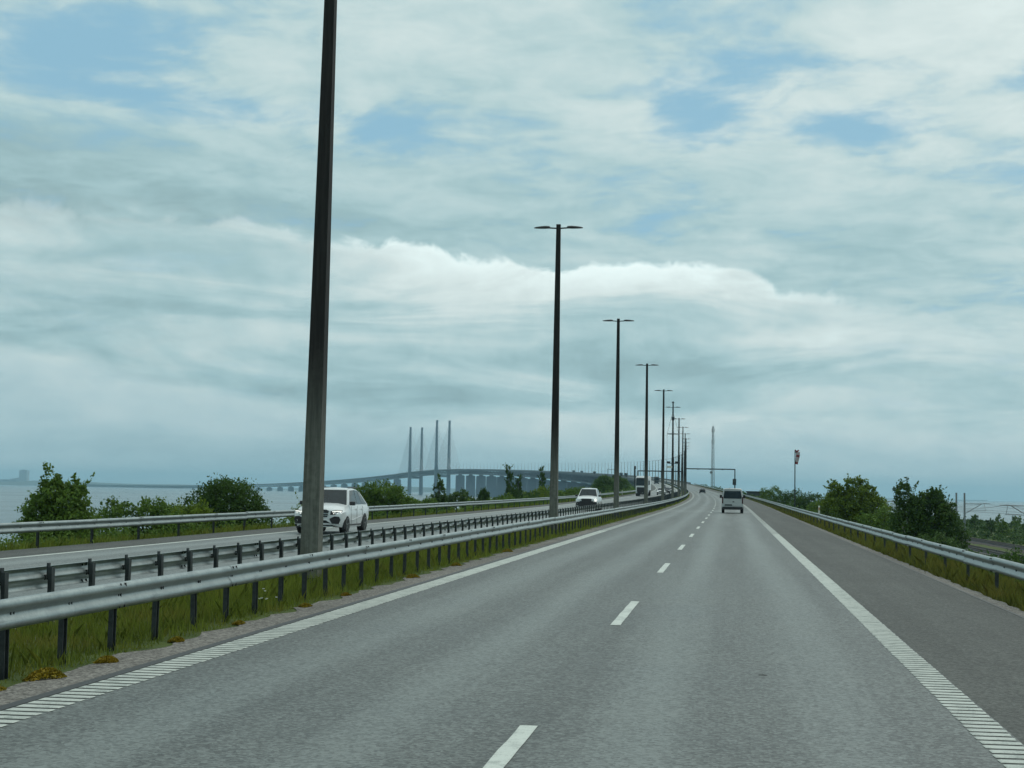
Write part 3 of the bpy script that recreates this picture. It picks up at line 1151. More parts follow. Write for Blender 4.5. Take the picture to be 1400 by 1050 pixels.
for nm, xc in (('near', 33.0), ('far', 40.2)):
    tk = thing('railway_track', f'{"nearer" if nm == "near" else "farther"} railway track on dark ballast down beyond the right-hand shrubs', 'railway track')
    ss = np.arange(30, 860, 10.)
    b = MB()
    rings = []
    zb = -4.55

    def bed(s, off, z):
        p = P(s, xc + off, 0); return (p[0], p[1], z)
    for s in ss: rings.append([bed(s, -2.6, -5.4), bed(s, -1.6, zb), bed(s, 1.6, zb), bed(s, 2.6, -5.4)])
    b.loft(rings, caps=False, closed=False).build('ballast_bed', M['ballast'], tk)
    for off in (-.75, .75):
        b = MB()
        b.loft([[bed(s, off - .05, zb + .10), bed(s, off - .04, zb + .30), bed(s, off + .04, zb + .30), bed(s, off + .05, zb + .10)] for s in ss])
        b.build('rail', M['rail'], tk)
    b = MB()
    s = 60.0
    while s < 420:
        c = P(s, xc, 0)
        b.box((c[0], c[1], zb + .04), (2.5, .24, .16), Matrix.Rotation(head(s), 3, 'Z'))
        s += .65
    tag(b.build('sleeper', M['concrete'], tk), kind='stuff')
catline = []
k = 0
for s in np.arange(190, 860, 60.):
    for sx, xc in ((-1, 35.95), (1, 37.2)):
        c = P(s, xc, 0)
        if 240 < s < 260: lb = 'grey catenary mast with its bracket over the nearer track, left of the close pair' if sx < 0 else 'grey catenary mast with its bracket over the farther track, right of the close pair'
        else: lb = 'more distant thin catenary mast beside the railway, beyond the right-hand bushes' if s > 260 else f'nearest catenary mast at the right, with its bracket over the {"nearer" if sx < 0 else "farther"} track'
        m = thing('catenary_mast', lb, 'railway mast', (c[0], c[1], -4.6), head(s), 'catenary masts along the railway')
        MB().taper((0, 0, -.4), (.34, .34), (0, 0, 7.7), (.24, .24)).build('mast', M['mast'], m)
        MB().tube((0, 0, 6.0), (sx * 3.9, 0, 6.05), .055, n=6).tube((0, 0, 4.4), (sx * 2.6, 0, 6.0), .055, n=6).tube((sx * 3.0, 0, 6.0), (sx * 3.2, 0, 5.0), .03, n=5).tube((sx * .3, 0, 4.9), (sx * 3.3, 0, 4.95), .035, n=5).build('bracket', M['mast'], m)
for sx, xc in ((-1, 35.95), (1, 37.2)):
    w = MB()
    ss = np.arange(70, 860, 60.)
    for a, c in zip(ss[:-1], ss[1:]):
        for off, z0, sag in ((3.1, 1.55, .7), (3.1, .45, .03)):
            pts = []
            for q in np.linspace(0, 1, 7):
                p = P(a + (c - a) * q, xc + sx * off, 0)
                pts.append((p[0], p[1], z0 - sag * 4 * q * (1 - q)))
            for u_, v_ in zip(pts[:-1], pts[1:]): w.tube(u_, v_, .022, n=3, cap=False)
    o = w.build('catenary_wire', M['dark'])
    tag(o, f'thin overhead wires above the {"nearer" if sx < 0 else "farther"} railway track', 'overhead wire')

# ------------------------------------------------------------------ vegetation
def leaf_quads(c, size, rng, up=.25):
    """diamond leaves at points c (n,3), random facing"""
    n = len(c)
    d = rng.normal(size=(n, 3)); d[:, 2] += up
    d /= np.linalg.norm(d, axis=1, keepdims=True)
    r = rng.normal(size=(n, 3))
    e = np.cross(d, r); e /= np.linalg.norm(e, axis=1, keepdims=True)
    sz = size * rng.uniform(.55, 1.3, (n, 1))
    n3 = np.cross(d, e)
    v = np.stack([c - d * sz, c + e * sz * .55 + n3 * sz * .15, c + d * sz, c - e * sz * .55 + n3 * sz * .15], 1)
    f = np.arange(4 * n).reshape(-1, 4)
    return v.reshape(-1, 3), f


def crown_points(blobs, n, rng, hollow=.55):
    """leaf positions: clumps scattered through lumpy blobs"""
    vol = np.array([b[3] * b[4] * b[5] for b in blobs]) ** .75
    cnt = rng.multinomial(n, vol / vol.sum())
    out, tn = [], []
    for b, k in zip(blobs, cnt):
        nc = max(6, k // 28)
        q = rng.normal(size=(nc, 3)); q /= np.linalg.norm(q, axis=1, keepdims=True)
        rr_ = rng.uniform(hollow, 1.0, (nc, 1)) ** .6
        lump = 1 + .16 * np.sin(q[:, :1] * 5 + b[0]) * np.sin(q[:, 1:2] * 6 + b[1]) + rng.normal(0, .07, (nc, 1))
        cc = q * rr_ * lump
        idx = rng.integers(0, nc, k)
        cl = cc[idx] + rng.normal(0, .13, (k, 3)) * np.array([1, 1, .8])
        out.append(cl * np.array(b[3:6]) + np.array(b[0:3]))
        ct = rng.uniform(0, 1, nc)
        tn.append(np.clip(ct[idx] * .7 + rng.uniform(-.1, .35, k), 0, 1))
    return np.concatenate(out), np.concatenate(tn)


def sprig_points(blobs, n, ln, rng, per=16):
    out = []
    for _ in range(n):
        b = blobs[rng.integers(0, len(blobs))]
        q = rng.normal(size=3); q[2] = abs(q[2]) * 1.2 + .2
        q /= np.linalg.norm(q)
        st = np.array(b[:3]) + q * np.array(b[3:6]) * .85
        d = q * .6 + np.array([0, 0, .8]) + rng.normal(0, .25, 3)
        d /= np.linalg.norm(d)
        l_ = ln * rng.uniform(.5, 1.3)
        u_ = rng.uniform(0, 1, per) ** .8
        out.append(st + d * (u_ * l_)[:, None] + rng.normal(0, .045, (per, 3)) * (1.3 - u_)[:, None])
    return np.concatenate(out) if out else np.zeros((0, 3))


def plant(name, label, cat, s, t, blobs, n, leaf, m, seed, trunk=.06, sprigs=10, sprig_len=.5, group=None, stems=3, hollow=.55):
    """blobs in local metres, x across the road, y along, z up from the ground under the plant"""
    rng = np.random.default_rng(seed)
    z = gheight(s, t)
    p = P(s, t, 0)
    root = thing(name, label, cat, (float(p[0]), float(p[1]), z), head(s), group)
    pts, tn = crown_points(blobs, int(n * 2.3), rng, hollow)
    leaf *= .95
    sp = sprig_points(blobs, sprigs, sprig_len, rng)
    pts = np.concatenate([pts, sp]); tn = np.concatenate([tn, rng.uniform(.2, 1, len(sp))])
    keep = pts[:, 2] > -.1
    pts, tn = pts[keep], tn[keep]
    v, f = leaf_quads(pts, leaf, rng)
    put('crown' if name.endswith('tree') else 'foliage', npmesh('foliage', v, f, m, np.repeat(tn, 4)), root)
    b = MB()
    rr = random.Random(seed)
    for k in range(stems):
        bl = blobs[k % len(blobs)]
        a = Vector((rr.uniform(-.12, .12), rr.uniform(-.12, .12), -.15))
        e = Vector((bl[0] + rr.uniform(-.2, .2) * bl[3], bl[1], bl[2] + bl[5] * .45))
        mid = a.lerp(e, .5) + Vector((rr.uniform(-.1, .1), rr.uniform(-.1, .1), .1))
        b.tube(a, mid, trunk, trunk * .7, 6).tube(mid, e, trunk * .7, trunk * .25, 6)
        for j in range(4):
            st = mid.lerp(e, rr.random())
            q = Vector((bl[0] + rr.uniform(-.8, .8) * bl[3], bl[1] + rr.uniform(-.8, .8) * bl[4], bl[2] + rr.uniform(-.1, .8) * bl[5]))
            b.tube(st, q, trunk * .35, trunk * .1, 5)
    b.build('trunk' if name.endswith('tree') else 'stem', M['bark'], root)
    return root


LG, LD, LL, LY = M['leaf_green'], M['leaf_dark'], M['leaf_light'], M['leaf_grey']
# sea side, left to right in the photo (heights include the fall of the bank)
plant('bush', 'tall loose green bush standing against the sea at the left end of the row', 'bush', 54, -24.4,
      [(-.45, 0, 1.6, .9, 1.1, 1.1), (.25, .1, 1.5, 1.0, 1.1, 1.1), (-.40, 0, 2.55, .5, .6, .55), (.60, 0, 2.4, .32, .5, .45), (-.1, 0, 1.0, 1.5, 1.3, .8)], 5200, .085, LG, 1, .05, 34, .5)
plant('bush', 'low green bush between the tall loose bush and the big round one', 'bush', 61, -24.2,
      [(-.9, 0, 1.1, .9, .9, .85), (.4, .2, 1.2, .9, .9, .85), (1.3, 0, 1.0, .8, .9, .8)], 3400, .075, LG, 2, .04, 26, .35)
plant('bush', 'low yellowish bush just left of the big round dark bush, topped with a pale flower', 'bush', 69, -25.0,
      [(-.6, 0, 1.2, .9, .9, .7), (.5, 0, 1.25, .8, .9, .75)], 2400, .075, LL, 3, .04, 24, .4)
plant('bush', 'big round dark green bush behind the far rail, left of the nearest lamp post', 'bush', 77, -26.0,
      [(-.9, 0, 1.7, 1.3, 1.4, 1.3), (.5, 0, 2.1, 1.4, 1.5, 1.35), (1.5, 0, 1.4, 1.0, 1.2, 1.2), (-.1, .2, 2.6, .9, 1, .75), (-1.7, 0, 1.1, .8, 1, 1.0)], 7600, .08, LD, 4, .06, 36, .3)
plant('bush', 'low pale bush with thin upright sprigs right behind the nearest lamp post', 'bush', 92, -25.2,
      [(-.5, 0, .95, 1.1, 1, .8), (.7, 0, .9, .9, 1, .75)], 2600, .07, LL, 5, .03, 22, .9)
plant('bush', 'wide rounded bush just right of the white car', 'bush', 113, -26.0,
      [(-1.2, 0, 1.8, 1.5, 1.6, 1.3), (.4, 0, 2.1, 1.6, 1.6, 1.3), (1.7, 0, 1.4, 1.3, 1.4, 1.1)], 6200, .10, LG, 6, .06, 24, .3)
plant('young_tree', 'thin see-through young tree in front of the bridge pylons', 'tree', 136, -25.8,
      [(0, 0, 2.1, .7, .7, 1.0), (.1, 0, 3.2, .45, .5, .75), (-.35, 0, 1.3, .7, .7, .7)], 1100, .10, LY, 7, .045, 24, .6, hollow=.2)
plant('bush', 'low grey green bush to the right of the thin see-through tree', 'bush', 146, -26.2,
      [(-.9, 0, 1.5, 1.0, 1.1, .8), (.5, 0, 1.9, 1.1, 1.1, .8), (1.6, 0, 1.4, .9, 1, .7)], 2800, .10, LY, 8, .04, 18, .35)
plant('bush', 'low bush at the left foot of the thin see-through tree', 'bush', 128, -25.6,
      [(-.7, 0, 1.1, .9, 1, .7), (.5, 0, 1.3, .9, 1, .7)], 1800, .09, LG, 9, .03, 12, .35)
plant('conifer_tree', 'small dark block-shaped conifer in front of the bridge piers', 'tree', 166, -26.5,
      [(-.25, 0, 1.4, .42, .5, 1.4), (.25, 0, 1.35, .42, .5, 1.35), (0, 0, 2.3, .4, .45, .65)], 2600, .08, LD, 10, .05, 12, .3)
plant('slender_tree', 'tallest slender leaning tree in front of the bridge, left of the second lamp post', 'tree', 183, -26.0,
      [(.35, 0, 1.7, .9, .9, 1.4), (.0, 0, 3.3, .5, .6, 1.4), (-.3, 0, 4.8, .28, .35, .85)], 1300, .11, LD, 12, .08, 26, .6, hollow=.3)
plant('slender_tree', 'shorter slender tree next to the tallest slender one on its right', 'tree', 190, -26.0,
      [(0, 0, 1.5, .9, .9, 1.2), (.0, 0, 2.8, .5, .6, 1.2), (.1, 0, 3.9, .25, .32, .6)], 1100, .11, LD, 13, .07, 20, .5, hollow=.3)
plant('slender_tree', 'narrow dark tree touching the second lamp post on its left', 'tree', 226, -27.0,
      [(0, 0, 1.7, 1.0, 1, 1.4), (-.1, 0, 3.7, .55, .7, 1.5), (-.2, 0, 5.2, .28, .4, .7)], 1200, .13, LD, 14, .08, 22, .6, hollow=.3)
hb = ['low green hedge bush left of the two slender trees', 'low green hedge bush under the slender trees', 'bright green hedge bush right of the slender trees', 'low hedge bush at the foot of the second lamp post',
      'low hedge bush just right of the second lamp post', 'low hedge bush behind the oncoming dark-faced SUV', 'hedge bush right of the oncoming dark-faced SUV']
for k, (s, t, w, h) in enumerate(((172, -25.6, 1.9, 2.1), (196, -25.8, 2.2, 2.3), (210, -26, 2.8, 2.9), (224, -25.6, 2.3, 2.6), (246, -25.6, 2.6, 2.7), (272, -26, 3.0, 2.9), (300, -26, 3.0, 2.8))):
    plant('bush', hb[k], 'bush', s, t, [(-w * .45, 0, h * .42, w * .55, 1.6, h * .45), (w * .4, .4, h * .5, w * .6, 1.7, h * .5), (0, 3, h * .45, w * .6, 1.8, h * .45)], 2600, .13, (LG, LD, LL, LG, LG, LG, LD)[k], 20 + k, .05, 14, .4)
tl = ['left tree of the dark clump beside the oncoming truck', 'middle tree of the dark clump beside the oncoming truck', 'right tree of the dark clump, half behind the oncoming truck', 'far dark tree behind the oncoming truck', 'small tree in front of the dark clump, left of the fourth lamp post']
for k, (s, t, w, h) in enumerate(((405, -29.5, 3.0, 6.0), (425, -30.5, 3.2, 6.7), (440, -28.0, 3.0, 6.2), (480, -29, 3.2, 6.2), (370, -28.5, 2.4, 4.2))):
    plant('dense_tree', tl[k], 'tree', s, t, [(-w * .3, 0, h * .42, w * .8, 3, h * .4), (w * .35, 1, h * .5, w * .8, 3, h * .42), (0, 0, h * .78, w * .55, 2, h * .22)], 3200, .20, LG if k % 2 else LD, 40 + k, .14, 16, .6)
# railway side
plant('broad_bush', 'light green bushy tree behind the white marker post on the right', 'tree', 158, 12.3,
      [(-1.4, 0, 3.0, 1.7, 1.8, 2.0), (.6, 0, 3.4, 1.9, 1.9, 2.0), (2.2, .3, 2.5, 1.7, 1.7, 1.7), (-1.7, 0, 4.9, .9, 1, .9), (.2, 0, 5.4, 1.0, 1.1, .95), (1.6, 0, 4.6, .8, .9, .8)], 7600, .13, LL, 60, .11, 50, .6)
plant('broad_bush', 'big dark bushy tree right behind the right-hand rail', 'tree', 106, 13.2,
      [(-1.2, 0, 2.7, 1.3, 1.6, 2.0), (.2, 0, 2.9, 1.5, 1.7, 2.0), (1.3, .2, 2.3, 1.2, 1.5, 1.6), (-1.5, 0, 4.9, .75, .9, 1.0), (.3, 0, 4.6, .7, .9, .7), (1.0, 0, 4.1, .6, .9, .7), (-.4, 0, 4.2, .8, 1, .8)], 9000, .10, LD, 61, .10, 56, .5)
rb = ['low dark bush at the foot of the windsock pole', 'low bush left of the light green bushy tree', 'small bush between the windsock and the light green tree', 'small bushy clump far along the right-hand rail', 'low bush right behind the rail, left of the windsock', 'lumpy low bush between the two big right-hand trees']
for k, (s, t, w, h) in enumerate(((215, 10.4, 2.6, 3.9), (180, 10.6, 2.0, 3.5), (196, 12.0, 2.2, 3.8), (330, 10.0, 2.6, 4.4), (255, 9.8, 3.0, 3.9), (132, 12.2, 1.9, 3.6))):
    plant('bush', rb[k], 'bush', s, t, [(-w * .4, 0, h * .4, w * .6, 1.6, h * .42), (w * .4, .4, h * .5, w * .6, 1.7, h * .48), (0, 2, h * .4, w * .7, 1.8, h * .42)], 2600, .12, LD if k % 2 == 0 else LG, 70 + k, .05, 18, .45)
sb = ['dark shrub below the rail, right of the big dark bushy tree', 'low spreading shrub on the bank, nearest the railway track', 'dark low shrub behind the rail at the right edge of the photo', 'shrub on the bank under the big dark bushy tree', 'small round shrub between the rail and the railway track']
for k, (s, t, w, h) in enumerate(((92, 15.5, 2.0, 3.0), (84, 17.6, 2.2, 2.4), (58, 12.2, 2.0, 2.1), (97, 12.4, 1.7, 2.5), (70, 14.6, 1.8, 2.4))):
    plant('shrub', sb[k], 'shrub', s, t, [(-w * .4, 0, h * .4, w * .6, 1.5, h * .42), (w * .4, .4, h * .45, w * .6, 1.5, h * .45)], 2600, .09, LD if k % 2 == 0 else LY, 90 + k, .04, 16, .35)
rr = random.Random(21)
k = 0
for k in range(26):
    s = rr.uniform(225, 480)
    t = rr.uniform(46, 76) if s < 330 else rr.uniform(52, 86)
    h = rr.uniform(2.2, 3.6)
    w = h * rr.uniform(.28, .5)
    plant('young_tree', 'dark young tree in the rough field beyond the railway on the right', 'tree', s, t, [(0, 0, h * .42, w, w, h * .42), (0, 0, h * .78, w * .6, w * .6, h * .24)], 500, .16, (LD, LG, LD, LY)[k % 4], 120 + k, .06, 6, .5, 'young trees beyond the railway', stems=1)


# grass, weeds and undergrowth: nobody could count them
def blades(areas, m, name, seed, lean=.28):
    """areas: (s0, s1, t0, t1, n, hmin, hmax, width, zoff)"""
    rng = np.random.default_rng(seed)
    V, T_ = [], []
    for s0, s1, t0, t1, n, h0, h1, w, oz in areas:
        s = rng.uniform(s0, s1, n); t = rng.uniform(t0, t1, n)
        tuft = .5 + .5 * np.sin(s * 2.3 + 3 * np.sin(t * 3.1)) * np.sin(t * 4.7 + 2 * np.sin(s * .7))
        big = .5 + .5 * np.sin(s * .35 + t)
        h = (h0 + (h1 - h0) * rng.uniform(0, 1, n) ** 1.3) * (.55 + .45 * tuft) * (.75 + .25 * big)
        edge = np.abs(t - (t1 if abs(t1) < abs(t0) else t0)) + rng.normal(0, .05, n)
        h = h * np.clip(.18 + edge / .45, .15, 1)
        z = ground_z(s, t)
        p = P(s, t, 0); p[:, 2] = z - .03
        a = rng.uniform(0, 2 * np.pi, n)
        side = np.stack([np.cos(a), np.sin(a), 0 * a], 1) * (w * rng.uniform(.6, 1.3, n))[:, None]
        d = rng.normal(0, lean, (n, 3)); d[:, 2] = 1
        top = p + d * h[:, None]
        mid = p + d * np.array([.35, .35, 1]) * (h * .55)[:, None]
        V.append(np.stack([p - side * .5, p + side * .5, mid + side * .42, top, mid - side * .42], 1))
        T_.append(np.clip(tuft * .35 + big * .15 + rng.uniform(0, .6, n), 0, 1))
    V = np.concatenate(V); T_ = np.concatenate(T_)
    n = len(V)
    f = np.arange(5 * n).reshape(-1, 5)
    o = put(name, npmesh(name, V.reshape(-1, 3), f, m, np.repeat(T_, 5)))
    o['kind'] = 'stuff'
    return o


blades([(8, 36, -9.75, -7.12, 30000, .10, .46, .013, 0), (8, 60, -9.7, -7.15, 2600, .40, .72, .007, 0), (36, 80, -9.75, -7.12, 22000, .12, .50, .022, 0), (80, 200, -9.75, -7.12, 22000, .15, .50, .04, 0), (200, 860, -9.75, -7.12, 24000, .2, .5, .10, 0),
        (9, 60, -7.24, -7.06, 4200, .05, .22, .016, 0)], M['grass'], 'grass', 31)
blades([(18, 60, 5.06, 8.0, 34000, .12, .56, .018, 0), (60, 200, 5.12, 8.5, 32000, .12, .56, .035, 0), (200, 860, 5.2, 9, 24000, .12, .45, .10, 0)], M['grass_dry'], 'grass', 32)
blades([(26, 110, -24.0, -20.3, 36000, .10, .62, .030, 0), (110, 260, -24.5, -20.3, 26000, .12, .6, .05, 0), (260, 860, -25, -20.3, 24000, .15, .6, .12, 0)], M['grass'], 'grass', 33)


def undergrowth(areas, m, seed, name='undergrowth'):
    rng = np.random.default_rng(seed)
    V, T_ = [], []
    for s0, s1, t0, t1, n, hmax, leaf in areas:
        nc = max(20, n // 45)
        cs, ct, ch = rng.uniform(s0, s1, nc), rng.uniform(t0, t1, nc), rng.uniform(.25, 1, nc) * hmax
        i = rng.integers(0, nc, n)
        rad_ = np.abs(rng.normal(0, .62, n)) * (.5 + hmax * .5)
        a = rng.uniform(0, 2 * np.pi, n)
        s = cs[i] + rad_ * np.cos(a); t = ct[i] + rad_ * np.sin(a)
        hh = ch[i] * np.exp(-(rad_ / (.5 + hmax * .55)) ** 2) * rng.uniform(.1, 1.1, n)
        p = P(s, t, 0); p[:, 2] = ground_z(s, t) + hh
        v, f = leaf_quads(p, leaf, rng, .5)
        V.append(v)
        tt = rng.uniform(0, 1, nc)
        T_.append(np.repeat(np.clip(tt[i] * .6 + rng.uniform(0, .4, n), 0, 1), 4))
    V = np.concatenate(V)
    f = np.arange(len(V)).reshape(-1, 4)
    o = put(name, npmesh(name, V, f, m, np.concatenate(T_)))
    o['kind'] = 'stuff'


undergrowth([(18, 64, -27.5, -21.6, 20000, 1.25, .06), (25, 110, -27.5, -23.0, 26000, 1.15, .07), (110, 280, -28, -22.6, 24000, 1.5, .11), (280, 860, -32, -22.5, 26000, 1.9, .22)], LG, 41)
undergrowth([(36, 130, 8.6, 20, 42000, 1.3, .08), (130, 300, 7.8, 22, 30000, 1.5, .14), (300, 860, 8, 22, 20000, 2.2, .28)], LD, 42)
undergrowth([(100, 320, 20, 30.2, 22000, .9, .14), (150, 520, 44, 88, 40000, 1.1, .26), (300, 840, 22, 31, 10000, 1.4, .26), (50, 190, -44, -27, 24000, 1.2, .13), (190, 700, -60, -30, 24000, 2.0, .3)], LY, 43)

# yellow stonecrop cushions on the gravel at the median's edge, and a few white flowers in the grass
rr = random.Random(77)
cush = [(14.2, -7.10, .22), (15.3, -7.02, .30), (16.8, -6.98, .20), (19.2, -7.04, .16), (21.8, -7.06, .14), (25.2, -7.02, .18), (28.0, -7.04, .16), (34.0, -7.02, .26), (39.6, -7.02, .24), (49, -7.02, .30)]
cl = ['yellow stonecrop cushion by the foot of the nearest rail post, closest to the camera', 'biggest yellow stonecrop cushion on the gravel, between the nearest rail posts', 'orange yellow stonecrop cushion at the foot of the third rail post']
for k, (s, t, r_) in enumerate(cush):
    rng = np.random.default_rng(300 + k)
    n = 900
    a = rng.uniform(0, 2 * np.pi, n); q = np.sqrt(rng.uniform(0, 1, n)) * (1 + .2 * np.sin(a * 3 + k))
    c = np.stack([q * np.cos(a) * r_ * .55, q * np.sin(a) * r_, (1 - q ** 2).clip(0) * r_ * .28 * rng.uniform(.3, 1.1, n)], 1)
    v, f = leaf_quads(c, .016 + .012 * r_, rng, .8)
    o = put('stonecrop_cushion', npmesh('stonecrop_cushion', v, f, M['moss'], np.repeat(rng.uniform(0, 1, n), 4)), None, Pv(s, t, -.01))
    tag(o, cl[k] if k < 3 else 'small stonecrop cushion farther along the gravel edge of the median', 'plant', 'stonecrop cushions along the median')
for k, (s, t) in enumerate(((24.2, -7.42),)):
    rng = np.random.default_rng(400 + k)
    q = thing('white_flower', 'clump of small white flowers in the grass under the near median rail', 'flowers', Pv(s, t, 0), 0)
    st, hd = MB(), MB()
    for j in range(9):
        x_, y_, z_ = rng.normal(0, .10), rng.normal(0, .16), rng.uniform(.16, .38)
        st.tube((x_ * .6, y_ * .6, -.03), (x_, y_, z_), .003, n=4, cap=False)
        hd.taper((x_, y_, z_), (.020, .020), (x_, y_, z_ + .014), (.034, .034))
    st.build('stem', M['leaf_green'], q)
    hd.build('petals', M['flower'], q)

tw = MB()
tw.tube((-.075, .01, .012), (0, -.008, .016), .007, .008, n=5).tube((0, -.008, .016), (.085, .014, .010), .008, .004, n=5).tube((.01, -.005, .014), (.045, -.035, .012), .005, .003, n=5)
tag(tw.build('twig', M['bark']), 'small dark twig lying on the asphalt of our lane', 'twig')
D.objects['twig'].location = Pv(17.4, .38, 0)
D.objects['twig'].scale = (.6, .6, .6)

# ------------------------------------------------------------------ vehicles (local: +Y is the front, z up, origin on the road under the middle)
def ring6(y, w0, z0, w1, z1, w2, z2, w3, z3, z4):
    h = [(w0, z0), (w1, z1), (w2, z2), (w3, z3), (w3 * .5, z4 - (z4 - z3) * .15), (0, z4)]
    pts = [(x, y, z) for x, z in h] + [(-x, y, z) for x, z in reversed(h[:-1])]
    return pts


def panel(b, pts, th=.012, m=0):
    """thin slab on a polygon, offset outward along its normal"""
    p = [Vector(q) for q in pts]
    nrm = (p[1] - p[0]).cross(p[2] - p[0]).normalized()
    n = len(p)
    a = [q - nrm * .004 for q in p]
    c = [q + nrm * th for q in p]
    return b.add(a + c, [tuple(range(n - 1, -1, -1)), tuple(range(n, 2 * n))] + [(i, (i + 1) % n, n + (i + 1) % n, n + i) for i in range(n)], m)


def wheel(root, x, y, r, w, spokes=5, dark=False):
    b = MB()
    sx = 1 if x > 0 else -1
    rings = []
    for xo, rr_ in ((-w / 2, r * .80), (-w / 2, r * .95), (-w / 2 + .03, r), (w / 2 - .03, r), (w / 2, r * .95), (w / 2, r * .80)):
        rings.append([(xo, rr_ * math.cos(q), rr_ * math.sin(q)) for q in [2 * math.pi * i / 20 for i in range(20)]])
    b.loft(rings)
    o = b.build('tyre', M['tyre'], None, smooth=40)
    wroot = put('wheel', None, root, (x, y, r))
    o.parent = wroot
    c = MB()
    xx = sx * (w / 2 - .01)
    for k in range(spokes):
        q = 2 * math.pi * k / spokes + .3
        c.box((xx, math.cos(q) * r * .36, math.sin(q) * r * .36), (.05, r * .13, r * .70), Matrix.Rotation(q - math.pi / 2, 3, 'X'))
    c.tube((xx - sx * .02, 0, 0), (xx + sx * .03, 0, 0), r * .16, n=10)
    prev = None
    for i in range(20):
        q0, q1 = 2 * math.pi * i / 20, 2 * math.pi * (i + 1) / 20
        c.box((xx, math.cos((q0 + q1) / 2) * r * .70, math.sin((q0 + q1) / 2) * r * .70), (.06, r * .10, r * .25), Matrix.Rotation((q0 + q1) / 2, 3, 'X'))
    c.build('rim', M['black'] if dark else M['alloy'], wroot)


def arch(b, x, y, r, m=0):
    sx = 1 if x > 0 else -1
    ring = [(0, r * math.cos(q), r * math.sin(q)) for q in [math.pi * i / 12 for i in range(13)]]
    v0 = [(x - sx * .10, y + q[1], r * .92 + q[2] * 1.0 - .02) for q in ring]
    v1 = [(x + sx * .006, y + q[1], r * .92 + q[2] * 1.0 - .02) for q in ring]
    v0 = [(x - sx * .10, y - r, .22)] + v0[::-1] + [(x - sx * .10, y + r, .22)]
    v1 = [(x + sx * .006, y - r, .22)] + v1[::-1] + [(x + sx * .006, y + r, .22)]
    n = len(v0)
    b.add(v0 + v1, [tuple(range(n)), tuple(range(2 * n - 1, n - 1, -1))] + [(i, (i + 1) % n, n + (i + 1) % n, n + i) for i in range(n)], m)


